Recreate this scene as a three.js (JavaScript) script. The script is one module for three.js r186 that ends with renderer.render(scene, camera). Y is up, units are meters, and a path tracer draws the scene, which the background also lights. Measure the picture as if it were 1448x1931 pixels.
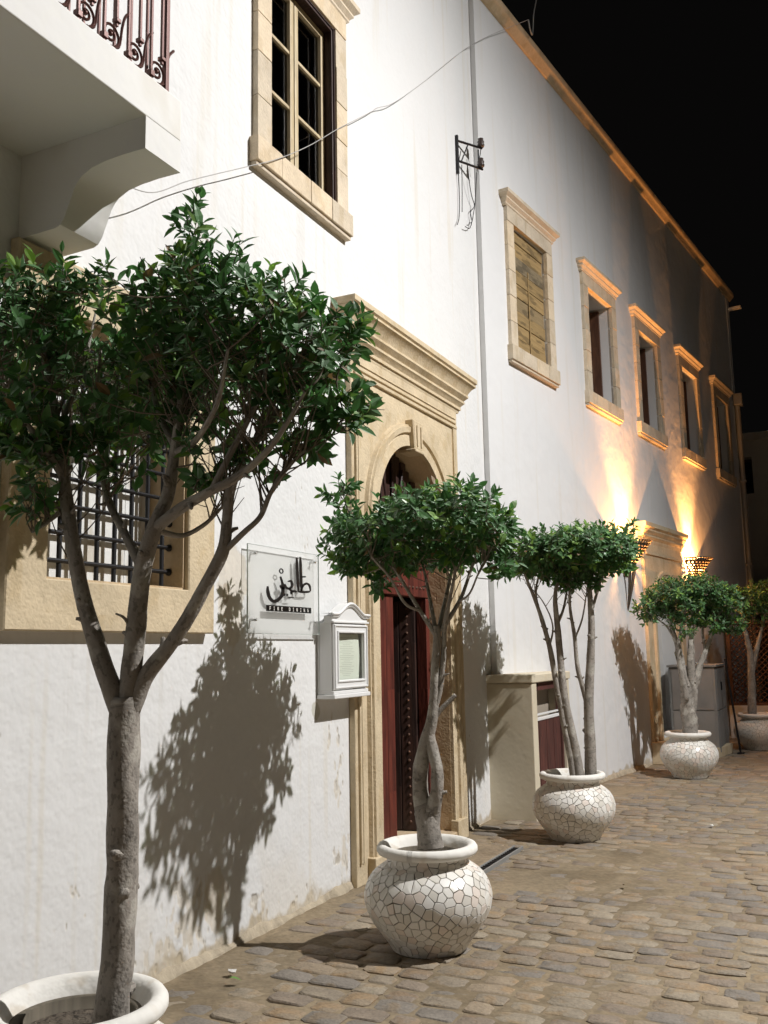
import * as THREE from 'three';
import { mergeGeometries, toCreasedNormals } from 'three/addons/utils/BufferGeometryUtils.js';
import { RoundedBoxGeometry } from 'three/addons/geometries/RoundedBoxGeometry.js';

// ---------------------------------------------------------------- camera, sky, lights, exposure
const scene = new THREE.Scene();
const V = (x, y, z) => new THREE.Vector3(x, y, z);
const camera = new THREE.PerspectiveCamera(57.22, 0.75, 0.05, 600);
camera.position.set(0, 1.6, 3.2);
{ // a hand-held phone: pitched 8.5 degrees up, rolled one degree
  const m = new THREE.Matrix4().makeBasis(V(0.438, -0.018, 0.899).normalize(), V(-0.125, 0.989, 0.081).normalize(), V(-0.890, -0.148, 0.431).normalize());
  camera.quaternion.setFromRotationMatrix(m);
}
const renderer = new THREE.WebGLRenderer();
renderer.toneMapping = THREE.LinearToneMapping;
renderer.toneMappingExposure = 1;
renderer.shadowMap.enabled = true;

{ // night sky: almost black, a trace of town glow
  const W = 64, H = 32, d = new Float32Array(W * H * 4);
  for (let j = 0; j < H; j++) for (let i = 0; i < W; i++) { const k = (j * W + i) * 4; d[k] = 0.0024; d[k + 1] = 0.0022; d[k + 2] = 0.0021; d[k + 3] = 1; }
  const t = new THREE.DataTexture(d, W, H, THREE.RGBAFormat, THREE.FloatType);
  t.mapping = THREE.EquirectangularReflectionMapping; t.magFilter = THREE.LinearFilter; t.needsUpdate = true;
  scene.background = t; scene.environment = t;
}
const addedMoon = new THREE.DirectionalLight(0xdfe6ff, 0.012);  // faint directional light added on the floodlight side, no such source known
addedMoon.position.set(4, 12, 9); addedMoon.target.position.set(7, 0, 0); addedMoon.castShadow = true;
scene.add(addedMoon, addedMoon.target);

// the street floodlight across the street (its pole and head are built further down)
const LAMP = V(7.15, 10.0, 8.0);
const flood = new THREE.SpotLight(new THREE.Color().setRGB(1.0, 0.985, 0.97), 675, 0, 1.57, 0.93, 2);
flood.position.copy(LAMP); flood.target.position.set(4.63, 0.0, 6.6);
flood.castShadow = true; flood.shadow.radius = 3; flood.shadow.mapSize.set(2048, 2048);
scene.add(flood, flood.target);

// ---------------------------------------------------------------- helpers
let seed = 12345;
const rnd = () => { seed = (seed + 0x6d2b79f5) | 0; let t = Math.imul(seed ^ (seed >>> 15), 1 | seed); t = (t + Math.imul(t ^ (t >>> 7), 61 | t)) ^ t; return ((t ^ (t >>> 14)) >>> 0) / 4294967296; };
const reseed = (n) => { seed = n | 0; };
const rr = (a, b) => a + (b - a) * rnd();
const clamp = (x, a = 0, b = 1) => Math.min(b, Math.max(a, x));
const sstep = (a, b, x) => { const t = clamp((x - a) / (b - a)); return t * t * (3 - 2 * t); };
const mix = (a, b, t) => a + (b - a) * t;
const hash = (x, y, s) => { let h = Math.imul(x, 374761393) + Math.imul(y, 668265263) + Math.imul(s, 974634777); h = Math.imul(h ^ (h >>> 13), 1274126177); return ((h ^ (h >>> 16)) >>> 0) / 4294967296; };
function noise(x, y, s = 0, per = 0) { // value noise, period in cells if per > 0
  const xi = Math.floor(x), yi = Math.floor(y), fx = x - xi, fy = y - yi;
  const w = (n) => per ? ((n % per) + per) % per : n;
  const u = fx * fx * (3 - 2 * fx), v = fy * fy * (3 - 2 * fy);
  const a = hash(w(xi), w(yi), s), b = hash(w(xi + 1), w(yi), s), c = hash(w(xi), w(yi + 1), s), d = hash(w(xi + 1), w(yi + 1), s);
  return a + (b - a) * u + (c - a) * v + (a - b - c + d) * u * v;
}
function fbm(x, y, oct, s = 0, per = 0) { let a = 0.5, r = 0, t = 0; for (let i = 0; i < oct; i++) { r += a * noise(x, y, s + i * 17, per); t += a; a *= 0.5; x *= 2; y *= 2; per *= 2; } return r / t; }
const C = (r, g, b) => new THREE.Color().setRGB(r, g, b);
const toS = (v) => { v = clamp(v); return Math.round(255 * (v <= 0.0031308 ? 12.92 * v : 1.055 * Math.pow(v, 1 / 2.4) - 0.055)); };
function tex(w, h, fn, colour) { // fn(i, j) -> [r, g, b] linear, or a height 0..1
  const d = new Uint8Array(w * h * 4);
  for (let j = 0; j < h; j++) for (let i = 0; i < w; i++) {
    const k = (j * w + i) * 4, c = fn(i, j);
    if (colour) { d[k] = toS(c[0]); d[k + 1] = toS(c[1]); d[k + 2] = toS(c[2]); } else d[k] = d[k + 1] = d[k + 2] = Math.round(255 * clamp(c));
    d[k + 3] = 255;
  }
  const t = new THREE.DataTexture(d, w, h, THREE.RGBAFormat);
  t.wrapS = t.wrapT = THREE.RepeatWrapping; t.magFilter = THREE.LinearFilter; t.minFilter = THREE.LinearFilter;
  if (colour) t.colorSpace = THREE.SRGBColorSpace;
  t.needsUpdate = true; return t;
}
const taken = new Map();
function numbered(n) { const k = taken.get(n) ?? 0; taken.set(n, k + 1); return k ? n + '_' + String(k).padStart(3, '0') : n; }
function shade(o) { o.traverse((m) => { if (m.isMesh) { m.castShadow = true; m.receiveShadow = true; } }); return o; }
function thing(name, label, category, pos = [0, 0, 0], turn = 0, group) {
  const o = new THREE.Group(); o.name = numbered(name); o.position.set(...pos); o.rotation.y = turn;
  o.userData = { label, category }; if (group) o.userData.group = group;
  scene.add(o); return o;
}
function part(name, geo, mat, parent, label) {
  const m = new THREE.Mesh(geo, mat); m.name = name; m.castShadow = m.receiveShadow = true;
  if (label) m.userData.label = label;
  parent.add(m); return m;
}
function sub(name, parent) { const g = new THREE.Group(); g.name = name; parent.add(g); return g; }
function boxUV(g, s = 1, ox = 0, oy = 0) { // uv in metres by the face direction
  if (g.index) g = g.toNonIndexed();
  if (!g.attributes.normal) g.computeVertexNormals();
  const p = g.attributes.position, n = g.attributes.normal, uv = new Float32Array(p.count * 2);
  for (let i = 0; i < p.count; i += 3) {
    let ax = 0, ay = 0, az = 0;
    for (let k = 0; k < 3; k++) { ax += n.getX(i + k); ay += n.getY(i + k); az += n.getZ(i + k); }
    ax = Math.abs(ax); ay = Math.abs(ay); az = Math.abs(az);
    for (let k = 0; k < 3; k++) {
      const x = p.getX(i + k), y = p.getY(i + k), z = p.getZ(i + k);
      const [u, v] = az >= ax && az >= ay ? [x, y] : ax >= ay ? [z, y] : [x, z];
      uv[(i + k) * 2] = u / s + ox; uv[(i + k) * 2 + 1] = v / s + oy;
    }
  }
  g.setAttribute('uv', new THREE.BufferAttribute(uv, 2));
  for (const k of Object.keys(g.attributes)) if (!['position', 'normal', 'uv', 'color'].includes(k)) g.deleteAttribute(k);
  return g;
}
const merge = (list) => mergeGeometries(list.map((g) => { g = g.index ? g.toNonIndexed() : g; for (const k of Object.keys(g.attributes)) if (!['position', 'normal', 'uv', 'color'].includes(k)) g.deleteAttribute(k); return g; }));
function bx(x0, x1, y0, y1, z0, z1, r = 0.004) { // box with small chamfers, uv in metres
  const w = x1 - x0, h = y1 - y0, d = z1 - z0, k = Math.min(w, h, d) * 0.45;
  const g = r > 0 ? new RoundedBoxGeometry(w, h, d, 1, Math.min(r, k)) : new THREE.BoxGeometry(w, h, d);
  g.translate((x0 + x1) / 2, (y0 + y1) / 2, (z0 + z1) / 2);
  return boxUV(g, 1, hash(Math.round(x0 * 997), Math.round(y0 * 991), 3), hash(Math.round(x1 * 983), Math.round(y1 * 977), 4));
}
function soup(tris, creaseDeg = 30) { // [[x,y,z]*3 ...] flat list of points
  const g = new THREE.BufferGeometry(); g.setAttribute('position', new THREE.Float32BufferAttribute(tris.flat(), 3));
  g.computeVertexNormals(); return creaseDeg ? toCreasedNormals(g, creaseDeg * Math.PI / 180) : g;
}
// moulding: profile [[out, y]...] (bottom to top) swept along x0..x1 with mitred returns to the wall, optional wall distance 'in'
function moulding(x0, x1, prof, zin = -0.02) {
  const t = [], cols = prof.map(([o, y]) => [[x0 - o, y, zin], [x0 - o, y, o], [x1 + o, y, o], [x1 + o, y, zin]]);
  const q = (a, b, c, d) => t.push(a, b, c, a, c, d);
  for (let i = 0; i + 1 < cols.length; i++) for (let k = 0; k < 3; k++) q(cols[i][k], cols[i][k + 1], cols[i + 1][k + 1], cols[i + 1][k]);
  const lo = cols[0], hi = cols[cols.length - 1];
  q(hi[1], hi[2], hi[3], hi[0]); q(lo[0], lo[3], lo[2], lo[1]);
  return boxUV(soup(t, 25));
}
// straight strip of a profile, no returns: closed prism along x
function prism(x0, x1, prof, crease = 25) {
  const t = [], n = prof.length, q = (a, b, c, d) => t.push(a, b, c, a, c, d);
  for (let i = 0; i < n; i++) { const [za, ya] = prof[i], [zb, yb] = prof[(i + 1) % n]; q([x0, ya, za], [x1, ya, za], [x1, yb, zb], [x0, yb, zb]); }
  const s = new THREE.Shape(prof.map(([z, y]) => new THREE.Vector2(z, y))), f = new THREE.ShapeGeometry(s), p = f.attributes.position, ix = f.index.array;
  for (let i = 0; i < ix.length; i += 3) {
    const P = [0, 1, 2].map((k) => [p.getX(ix[i + k]), p.getY(ix[i + k])]);
    t.push(...P.map(([z, y]) => [x0, y, z])); t.push(...[P[0], P[2], P[1]].map(([z, y]) => [x1, y, z]));
  }
  return boxUV(soup(t, crease));
}
function extr(shape, z0, z1, curve = 24, bevel = 0) {
  const g = new THREE.ExtrudeGeometry(shape, { depth: z1 - z0 - 2 * bevel, bevelEnabled: bevel > 0, bevelThickness: bevel, bevelSize: bevel, bevelOffset: -bevel, bevelSegments: 1, curveSegments: curve });
  g.translate(0, 0, z0 + bevel); return boxUV(g);
}
const rectPath = (x0, x1, y0, y1, P = THREE.Shape) => { const s = new P(); s.moveTo(x0, y0); s.lineTo(x1, y0); s.lineTo(x1, y1); s.lineTo(x0, y1); s.closePath(); return s; };
const archPath = (cx, r, y0, ys, P = THREE.Path) => { const s = new P(); s.moveTo(cx - r, y0); s.lineTo(cx + r, y0); s.lineTo(cx + r, ys); s.absarc(cx, ys, r, 0, Math.PI, false); s.closePath(); return s; };
// ring moulding round an arch: profile [[r, z]...]
function archRing(cx, ys, prof, a0 = 0, a1 = Math.PI, n = 28, legs = 0) {
  const t = [], q = (a, b, c, d) => t.push(a, b, c, a, c, d), at = [];
  const path = [];
  if (legs) path.push([0, -legs]);
  for (let i = 0; i <= n; i++) path.push([a0 + (a1 - a0) * i / n, 0]);
  if (legs) path.push([Math.PI, -legs]);
  for (const [a, dy] of path) at.push(prof.map(([r, z]) => [cx + r * Math.cos(a), ys + r * Math.sin(a) + dy, z]));
  for (let i = 0; i + 1 < at.length; i++) for (let k = 0; k + 1 < prof.length; k++) q(at[i][k], at[i][k + 1], at[i + 1][k + 1], at[i + 1][k]);
  return boxUV(soup(t, 28));
}
// tapered tube through points [x, y, z, r]
function tube(pts, seg = 8, per = 5, wob = 0, ws = 1, caps = true) {
  const cv = new THREE.CatmullRomCurve3(pts.map((p) => V(p[0], p[1], p[2])), false, 'centripetal'), n = (pts.length - 1) * per, pos = [], uv = [], idx = [];
  let len = 0, last = null; const T = V(0, 0, 0), N = V(0.3, 0.1, 1), B = V(0, 0, 0);
  for (let i = 0; i <= n; i++) {
    const t = i / n, f = t * (pts.length - 1), k = Math.min(pts.length - 2, Math.floor(f)), r = mix(pts[k][3], pts[k + 1][3], f - k);
    const P = cv.getPoint(t); cv.getTangent(t, T); if (last) len += P.distanceTo(last); last = P;
    B.crossVectors(T, N).normalize(); N.crossVectors(B, T).normalize();
    for (let j = 0; j <= seg; j++) {
      const a = (j % seg) / seg * Math.PI * 2, w = wob ? 1 + wob * (fbm(Math.cos(a) * 2 + len * 9 + ws * 7.7, Math.sin(a) * 2 + len * 5, 3, 9) - 0.5) * 2 : 1;
      pos.push(P.x + (N.x * Math.cos(a) + B.x * Math.sin(a)) * r * w, P.y + (N.y * Math.cos(a) + B.y * Math.sin(a)) * r * w, P.z + (N.z * Math.cos(a) + B.z * Math.sin(a)) * r * w);
      uv.push(j / seg * Math.max(1, Math.round(r * 6.28 / 0.2)) * 0.5, len * 2);
    }
  }
  const S = seg + 1;
  for (let i = 0; i < n; i++) for (let j = 0; j < seg; j++) idx.push(i * S + j, i * S + j + 1, (i + 1) * S + j + 1, i * S + j, (i + 1) * S + j + 1, (i + 1) * S + j);
  if (caps) for (const [row, flip] of [[0, 1], [n, 0]]) for (let j = 1; j + 1 < seg; j++) idx.push(row * S, row * S + j + (flip ? 1 : 0), row * S + j + (flip ? 0 : 1));
  const g = new THREE.BufferGeometry(); g.setAttribute('position', new THREE.Float32BufferAttribute(pos, 3)); g.setAttribute('uv', new THREE.Float32BufferAttribute(uv, 2)); g.setIndex(idx);
  g.computeVertexNormals(); return g;
}
function bar(a, b, r, seg = 6) { return tube([[...a, r], [...b, r]], seg, 1); }
const P3 = (g, [x, y, z], ry = 0) => { const h = g.clone(); if (ry) h.rotateY(ry); h.translate(x, y, z); return h; };

// ---------------------------------------------------------------- surfaces
const M = {};
const std = (o) => new THREE.MeshStandardMaterial(o);
const FX0 = -1.5, FX1 = 9.0, FY1 = 9.2;  // extent of the near wall's own maps
{
  // chips and bare patches of plaster on the near wall, where the photograph shows them: x, y, rx, ry, threshold shift, kind
  const spots = [[4.57, 1.95, 0.13, 0.27, 0.12, 0], [4.49, 1.955, 0.022, 0.04, 0.4, 2], [5.36, 2.55, 0.10, 0.28, -0.1, 1], [4.15, 0.22, 0.26, 0.30, 0.0, 1], [4.42, 0.27, 0.10, 0.20, 0.0, 0], [3.95, 0.10, 0.3, 0.16, 0.0, 1],
    [5.80, 0.70, 0.12, 0.52, -0.1, 1], [5.90, 0.25, 0.16, 0.28, -0.04, 1], [5.52, 1.225, 0.045, 0.055, 0.3, 3], [5.15, 0.12, 0.5, 0.10, -0.1, 1], [3.35, 0.45, 0.35, 0.5, -0.2, 1], [4.72, 0.12, 0.3, 0.14, -0.08, 1],
    [5.68, 1.0, 0.1, 0.2, -0.14, 1], [2.95, 1.1, 0.3, 0.5, -0.25, 1], [8.35, 0.5, 0.12, 0.5, -0.1, 1], [4.9, 0.45, 0.2, 0.3, -0.22, 1], [5.5, 0.3, 0.3, 0.3, -0.2, 1]];
  const W = 1536, H = 1344, chip = new Float32Array(W * H), hgt = new Float32Array(W * H);
  const colT = tex(W, H, (i, j) => {
    const x = FX0 + (FX1 - FX0) * (i + 0.5) / W, y = FY1 * (j + 0.5) / H;
    const n = fbm(x * 1.3, y * 1.3, 4, 1), st = fbm(x * 14, y * 0.7, 3, 5), fine = fbm(x * 40, y * 40, 2, 7);
    let r = 0.70 + 0.035 * (n - 0.5) + 0.02 * (fine - 0.5), g = r * 1.0, b = r * 0.99;
    // rain streaks of yellowish dirt
    const sk = sstep(0.56, 0.8, st) * sstep(0.45, 0.65, fbm(x * 1.1, y * 0.5, 3, 23)) * 0.4;
    r = mix(r, 0.62, sk); g = mix(g, 0.57, sk); b = mix(b, 0.47, sk);
    const drip = sstep(0.55, 0.72, fbm(x * 30, y * 0.45, 3, 67)) * Math.max(sstep(0.55, 0.0, Math.abs(x - 5.37) - 0.15) * sstep(3.6, 4.7, y) * (y < 4.72 ? 1 : 0), sstep(0.5, 0.0, Math.abs(x - 3.57) - 0.4) * sstep(0.9, 1.7, y) * (y < 1.72 ? 1 : 0)) * 0.22; r = mix(r, 0.5, drip); g = mix(g, 0.46, drip); b = mix(b, 0.39, drip);
    let ch = 0;
    if (y < 3.2) {
      const rag = fbm(x * 9, y * 7, 4, 31), rag2 = fbm(x * 26, y * 14, 3, 37);
      for (const [sx, sy, rx, ry, th, kind] of spots) {
        const dx = (x - sx) / rx, dy = (y - sy) / ry, d = dx * dx + dy * dy;
        if (d > 2.4) continue;
        const body = 1 - Math.sqrt(d), m = kind === 1 ? sstep(0.485, 0.57, rag * 0.45 + rag2 * 0.55 + 0.15 * body + th - 0.075) : sstep(0.02, 0.14, body + (rag - 0.5) * 1.2 + th);
        const mm = kind === 1 ? m * sstep(1.5, 0.7, Math.sqrt(d)) : m;
        if (mm <= 0) continue;
        const c = kind === 0 ? [0.60, 0.53, 0.42] : kind === 1 ? [0.585, 0.53, 0.44] : kind === 2 ? [0.40, 0.33, 0.24] : [0.42, 0.41, 0.33];
        const core = kind === 1 ? sstep(0.62, 0.70, rag2 * 0.75 + rag * 0.25 + th * 0.4) * mm : 0, k = mm * (kind === 0 ? 0.6 : 0.7), v = (0.85 + 0.3 * rag2) * (1 - 0.32 * core);
        r = mix(r, c[0] * v, k); g = mix(g, c[1] * v, k); b = mix(b, c[2] * v, k); ch = Math.max(ch, kind === 3 ? 0 : mm * (kind === 0 ? 0.3 : 0.35) + core);
      }
      // splashed sand and crumbled plaster along the foot of the wall
      const foot = sstep(0.0, 0.06, 0.10 - y + (rag - 0.5) * 0.20), gr = 0.8 + 0.4 * rag2;
      r = mix(r, 0.42 * gr, foot * 0.8); g = mix(g, 0.345 * gr, foot * 0.8); b = mix(b, 0.23 * gr, foot * 0.8); ch = Math.max(ch, foot * 0.4 * (rag2 > 0.5 ? 1 : 0));
      const soil = sstep(0.52, 0.7, fbm(x * 3, y * 2.2, 4, 41)) * sstep(0.9, 0.15, y) * 0.3;
      r = mix(r, 0.60, soil); g = mix(g, 0.54, soil); b = mix(b, 0.44, soil);
    }
    chip[j * W + i] = ch; return [r, g, b];
  }, true);
  const bumpT = tex(W, H, (i, j) => {
    const x = FX0 + (FX1 - FX0) * (i + 0.5) / W, y = FY1 * (j + 0.5) / H;
    return 0.35 + 0.28 * fbm(x * 2.2, y * 2.2, 3, 51) + 0.22 * fbm(x * 11, y * 11, 3, 53) + 0.1 * fbm(x * 55, y * 55, 2, 57) - 0.22 * chip[j * W + i];
  });
  for (const t of [colT, bumpT]) t.wrapS = t.wrapT = THREE.ClampToEdgeWrapping;
  M.nearWall = std({ map: colT, bumpMap: bumpT, bumpScale: 0.021, roughness: 0.92 });
}
const FARL = 11.6;
{
  const W = 1152, H = 864;
  const colT = tex(W, H, (i, j) => {
    const x = FARL * (i + 0.5) / W, y = FY1 * (j + 0.5) / H;
    const n = fbm(x * 1.1, y * 1.1, 4, 101), st = fbm(x * 12, y * 0.6, 3, 105);
    let r = 0.70 + 0.035 * (n - 0.5), g = r * 1.0, b = r * 1.0;
    const sk = sstep(0.58, 0.85, st) * 0.3; r = mix(r, 0.62, sk); g = mix(g, 0.575, sk); b = mix(b, 0.49, sk);
    const rag = fbm(x * 8, y * 6, 4, 111);
    const foot = sstep(0.0, 0.06, 0.10 - y + (rag - 0.5) * 0.22); r = mix(r, 0.42, foot * 0.75); g = mix(g, 0.35, foot * 0.75); b = mix(b, 0.24, foot * 0.75);
    const gd = ((x - 2.42) / 0.13) ** 2 + ((y - 1.88) / 0.26) ** 2, gm = sstep(0.5, 0.62, rag * 0.6 + 0.4 * (1 - gd) - 0.05); // scrubbed traces of green paint
    if (gd < 1.6) { r = mix(r, 0.52, gm * 0.6); g = mix(g, 0.66, gm * 0.6); b = mix(b, 0.48, gm * 0.6); }
    return [r, g, b];
  }, true);
  const bumpT = tex(768, 576, (i, j) => { const x = FARL * (i + 0.5) / 768, y = FY1 * (j + 0.5) / 576; return 0.3 + 0.4 * fbm(x * 1.6, y * 1.6, 3, 121) + 0.2 * fbm(x * 9, y * 9, 3, 123); });
  for (const t of [colT, bumpT]) t.wrapS = t.wrapT = THREE.ClampToEdgeWrapping;
  M.farWall = std({ map: colT, bumpMap: bumpT, bumpScale: 0.03, roughness: 0.92 });
}
function tileMat(size, col, bump, bumpScale, o = {}, n = 512) { // a repeating map that covers 'size' metres; uv are in metres
  const a = tex(n, n, (i, j) => col(i / n, j / n), true), b = bump ? tex(n, n, (i, j) => bump(i / n, j / n)) : null;
  a.repeat.set(1 / size, 1 / size); if (b) b.repeat.set(1 / size, 1 / size);
  return std({ map: a, bumpMap: b, bumpScale, roughness: 0.9, ...o });
}
const tint = (m, r, g, b) => { const k = m.clone(); k.color = C(r, g, b); return k; };
M.plaster = tileMat(1.7, (u, v) => { const n = fbm(u * 4, v * 4, 5, 201, 4), k = 0.73 + 0.06 * (n - 0.5); const d = sstep(0.55, 0.75, fbm(u * 8, v * 3, 4, 205, 8)) * 0.3; return [mix(k, 0.6, d), mix(k * 0.99, 0.55, d), mix(k * 0.955, 0.45, d)]; }, (u, v) => 0.6 * fbm(u * 8, v * 8, 4, 207, 8) + 0.3 * fbm(u * 40, v * 40, 2, 209, 40), 0.012);
M.stone = tileMat(0.9, (u, v) => {
  const n = fbm(u * 5, v * 5, 5, 211, 5), f = fbm(u * 60, v * 60, 2, 215, 60), s = sstep(0.52, 0.72, fbm(u * 9, v * 6, 4, 219, 9));
  const k = 0.9 + 0.3 * (n - 0.5) + 0.12 * (f - 0.5); return [mix(0.635, 0.575, s) * k, mix(0.52, 0.455, s) * k, mix(0.35, 0.285, s) * k];
}, (u, v) => 0.5 * fbm(u * 14, v * 14, 4, 221, 14) + 0.4 * fbm(u * 70, v * 70, 2, 223, 70), 0.006, { roughness: 0.88 });
M.smoothPlaster = M.plaster.clone(); M.smoothPlaster.bumpScale = 0.004;
M.stonePale = tint(M.stone, 1.06, 1.10, 1.24);
M.stonePale2 = tint(M.stone, 0.96, 1.0, 1.13);
M.stonePale3 = tint(M.stone, 1.11, 1.12, 1.2);
M.stoneWarm = tint(M.stone, 0.94, 0.88, 0.84);
M.mortar = std({ color: C(0.30, 0.25, 0.18), roughness: 0.95 });
function woodMat(size, c0, c1, rough, contrast = 1) {
  return tileMat(size, (u, v) => { const g = fbm(u * 30 + 2.5 * fbm(u * 4, v * 3, 3, 231, 4), v * 3, 4, 233, 30), p = sstep(0.5, 0.8, fbm(u * 12, v * 4, 4, 237, 12)) * contrast; return [0, 1, 2].map((k) => mix(c0[k], c1[k], clamp((g - 0.3) * 1.8)) * (1 - 0.35 * p)); },
    (u, v) => fbm(u * 40, v * 4, 4, 239, 40), 0.003, { roughness: rough });
}
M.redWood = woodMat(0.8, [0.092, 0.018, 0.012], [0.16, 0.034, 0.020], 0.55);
M.oldRedWood = woodMat(0.8, [0.055, 0.017, 0.013], [0.125, 0.038, 0.028], 0.75);
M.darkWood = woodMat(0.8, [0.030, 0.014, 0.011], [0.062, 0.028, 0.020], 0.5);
M.brownWood = woodMat(0.8, [0.095, 0.042, 0.024], [0.16, 0.075, 0.04], 0.55);
M.creamWood = woodMat(0.8, [0.50, 0.40, 0.24], [0.60, 0.50, 0.33], 0.45, 0.4);
M.board = [[0.36, 0.245, 0.105], [0.40, 0.27, 0.115], [0.31, 0.225, 0.115], [0.27, 0.21, 0.125]].map((c, i) => tileMat(0.8, (u, v) => { const g = fbm(u * 3, v * 40 + 2 * fbm(u * 3, v * 5, 3, 231, 3), 4, 233 + i, 3), p = sstep(0.54, 0.66, fbm(u * 4, v * 14, 4, 237 + i * 7, 4)); return c.map((q) => q * (0.75 + 0.5 * (g - 0.3)) * (1 - 0.42 * p)); }, (u, v) => fbm(u * 4, v * 40, 4, 239, 4), 0.004, { roughness: 0.85 }, 256));
M.whitePaint = std({ color: C(0.74, 0.74, 0.73), roughness: 0.42 });
M.whiteBoard = tileMat(0.8, (u, v) => { const s = sstep(0.55, 0.8, fbm(u * 24, v * 3, 4, 301, 24)); const k = 0.72; return [k - 0.16 * s, k - 0.2 * s, k * 0.97 - 0.25 * s]; }, (u, v) => fbm(u * 20, v * 20, 3, 303, 20), 0.003, { roughness: 0.6 }, 256);
M.iron = std({ color: C(0.014, 0.014, 0.016), roughness: 0.5, metalness: 0.3 });
M.rustIron = std({ color: C(0.085, 0.030, 0.022), roughness: 0.45, metalness: 0.35 });
M.greyMetal = tileMat(1.2, (u, v) => { const k = 0.20 + 0.08 * (fbm(u * 6, v * 6, 4, 311, 6) - 0.5); return [k, k * 1.0, k * 0.97]; }, null, 0, { roughness: 0.55 }, 256);
M.galv = std({ color: C(0.30, 0.30, 0.29), roughness: 0.5, metalness: 0.4 });
M.steel = std({ color: C(0.55, 0.55, 0.54), roughness: 0.3, metalness: 0.9 });
M.black = std({ color: C(0.012, 0.012, 0.012), roughness: 0.6 });
M.room = std({ color: C(0.34, 0.29, 0.23), roughness: 0.95 });
M.glass = new THREE.MeshPhysicalMaterial({ color: C(0.92, 0.95, 0.94), roughness: 0.03, transmission: 1, thickness: 0, ior: 1.5 });
M.darkGlass = new THREE.MeshPhysicalMaterial({ color: C(0.35, 0.36, 0.38), roughness: 0.05, transmission: 1, thickness: 0, ior: 1.5 });
M.acrylic = new THREE.MeshPhysicalMaterial({ color: C(0.975, 0.98, 0.97), roughness: 0.5, transmission: 1, thickness: 0, ior: 1.49 });
M.cable = std({ color: C(0.42, 0.41, 0.40), roughness: 0.7 });
M.ceramic = std({ color: C(0.05, 0.035, 0.03), roughness: 0.3 });
M.bark = (() => {
  const m = tileMat(1, (u, v) => { const n = fbm(u * 8, v * 8, 5, 321, 8), l = sstep(0.60, 0.70, fbm(u * 26, v * 30, 3, 325, 26)), p = sstep(0.58, 0.72, fbm(u * 5, v * 5, 4, 329, 5)); const k = 0.85 + 0.5 * (n - 0.5); return [(0.32 - 0.11 * l + 0.13 * p) * k, (0.288 - 0.10 * l + 0.13 * p) * k, (0.25 - 0.09 * l + 0.115 * p) * k]; },
    (u, v) => 0.4 * fbm(u * 14, v * 12, 4, 331, 14) + 0.5 * fbm(u * 40, v * 60, 3, 333, 40), 0.0045, { roughness: 0.9 });
  return m;
})();
M.twig = std({ color: C(0.17, 0.14, 0.105), roughness: 0.9 });
M.soil = tileMat(0.4, (u, v) => { const k = 0.07 + 0.06 * (fbm(u * 20, v * 20, 3, 341, 20) - 0.5); return [k * 1.15, k * 0.9, k * 0.65]; }, (u, v) => fbm(u * 20, v * 20, 4, 343, 20), 0.02, {}, 256);
M.potPlaster = tileMat(0.5, (u, v) => { const n = fbm(u * 6, v * 6, 4, 351, 6), s = sstep(0.55, 0.75, fbm(u * 5, v * 5, 4, 353, 5)); const k = 0.72 + 0.1 * (n - 0.5); return [k - 0.10 * s, k * 0.97 - 0.13 * s, k * 0.90 - 0.16 * s]; }, (u, v) => fbm(u * 14, v * 14, 3, 355, 14), 0.003, { roughness: 0.75 }, 256);
M.grout = tileMat(0.3, (u, v) => { const k = 0.11 + 0.08 * (fbm(u * 20, v * 20, 3, 361, 20) - 0.5); return [k * 1.08, k * 0.92, k * 0.68]; }, null, 0, { roughness: 0.95 }, 128);
M.shard = [[0.74, 0.72, 0.67], [0.70, 0.66, 0.59], [0.77, 0.75, 0.71], [0.64, 0.61, 0.55], [0.72, 0.64, 0.57], [0.75, 0.73, 0.68]].map((c) => std({ color: C(...c), roughness: 0.32 }));
M.sand = tileMat(2.4, (u, v) => {
  const n = fbm(u * 5, v * 5, 5, 371, 5), f = fbm(u * 90, v * 90, 2, 373, 90), d = sstep(0.5, 0.7, fbm(u * 8, v * 8, 4, 377, 8)); const k = 0.85 + 0.45 * (n - 0.5) + 0.35 * (f - 0.5);
  return [mix(0.255, 0.20, d) * k, mix(0.198, 0.152, d) * k, mix(0.125, 0.092, d) * k];
}, (u, v) => 0.5 * fbm(u * 24, v * 24, 4, 381, 24) + 0.35 * fbm(u * 110, v * 110, 2, 383, 110), 0.012, { roughness: 0.95 }, 1024);
const cobMap = (() => {
  const m = tileMat(0.7, (u, v) => { const n = fbm(u * 6, v * 6, 5, 391, 6), f = fbm(u * 60, v * 60, 2, 393, 60), s = sstep(0.52, 0.70, fbm(u * 7, v * 7, 4, 397, 7)) * 0.55; const k = 0.9 + 0.4 * (n - 0.5) + 0.35 * (f - 0.5); return [mix(0.90, 0.95, s) * k, mix(0.88, 0.75, s) * k, mix(0.88, 0.50, s) * k]; },
    (u, v) => 0.5 * fbm(u * 12, v * 12, 4, 401, 12) + 0.4 * fbm(u * 60, v * 60, 2, 403, 60), 0.008, { roughness: 0.72 });
  return m;
})();
M.cobble = [[0.268, 0.225, 0.165], [0.305, 0.26, 0.19], [0.222, 0.198, 0.165], [0.30, 0.24, 0.165], [0.245, 0.20, 0.15]].map((c) => tint(cobMap, ...c));
M.cobbleVC = tint(cobMap, 1, 1, 1); M.cobbleVC.vertexColors = true;

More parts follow.
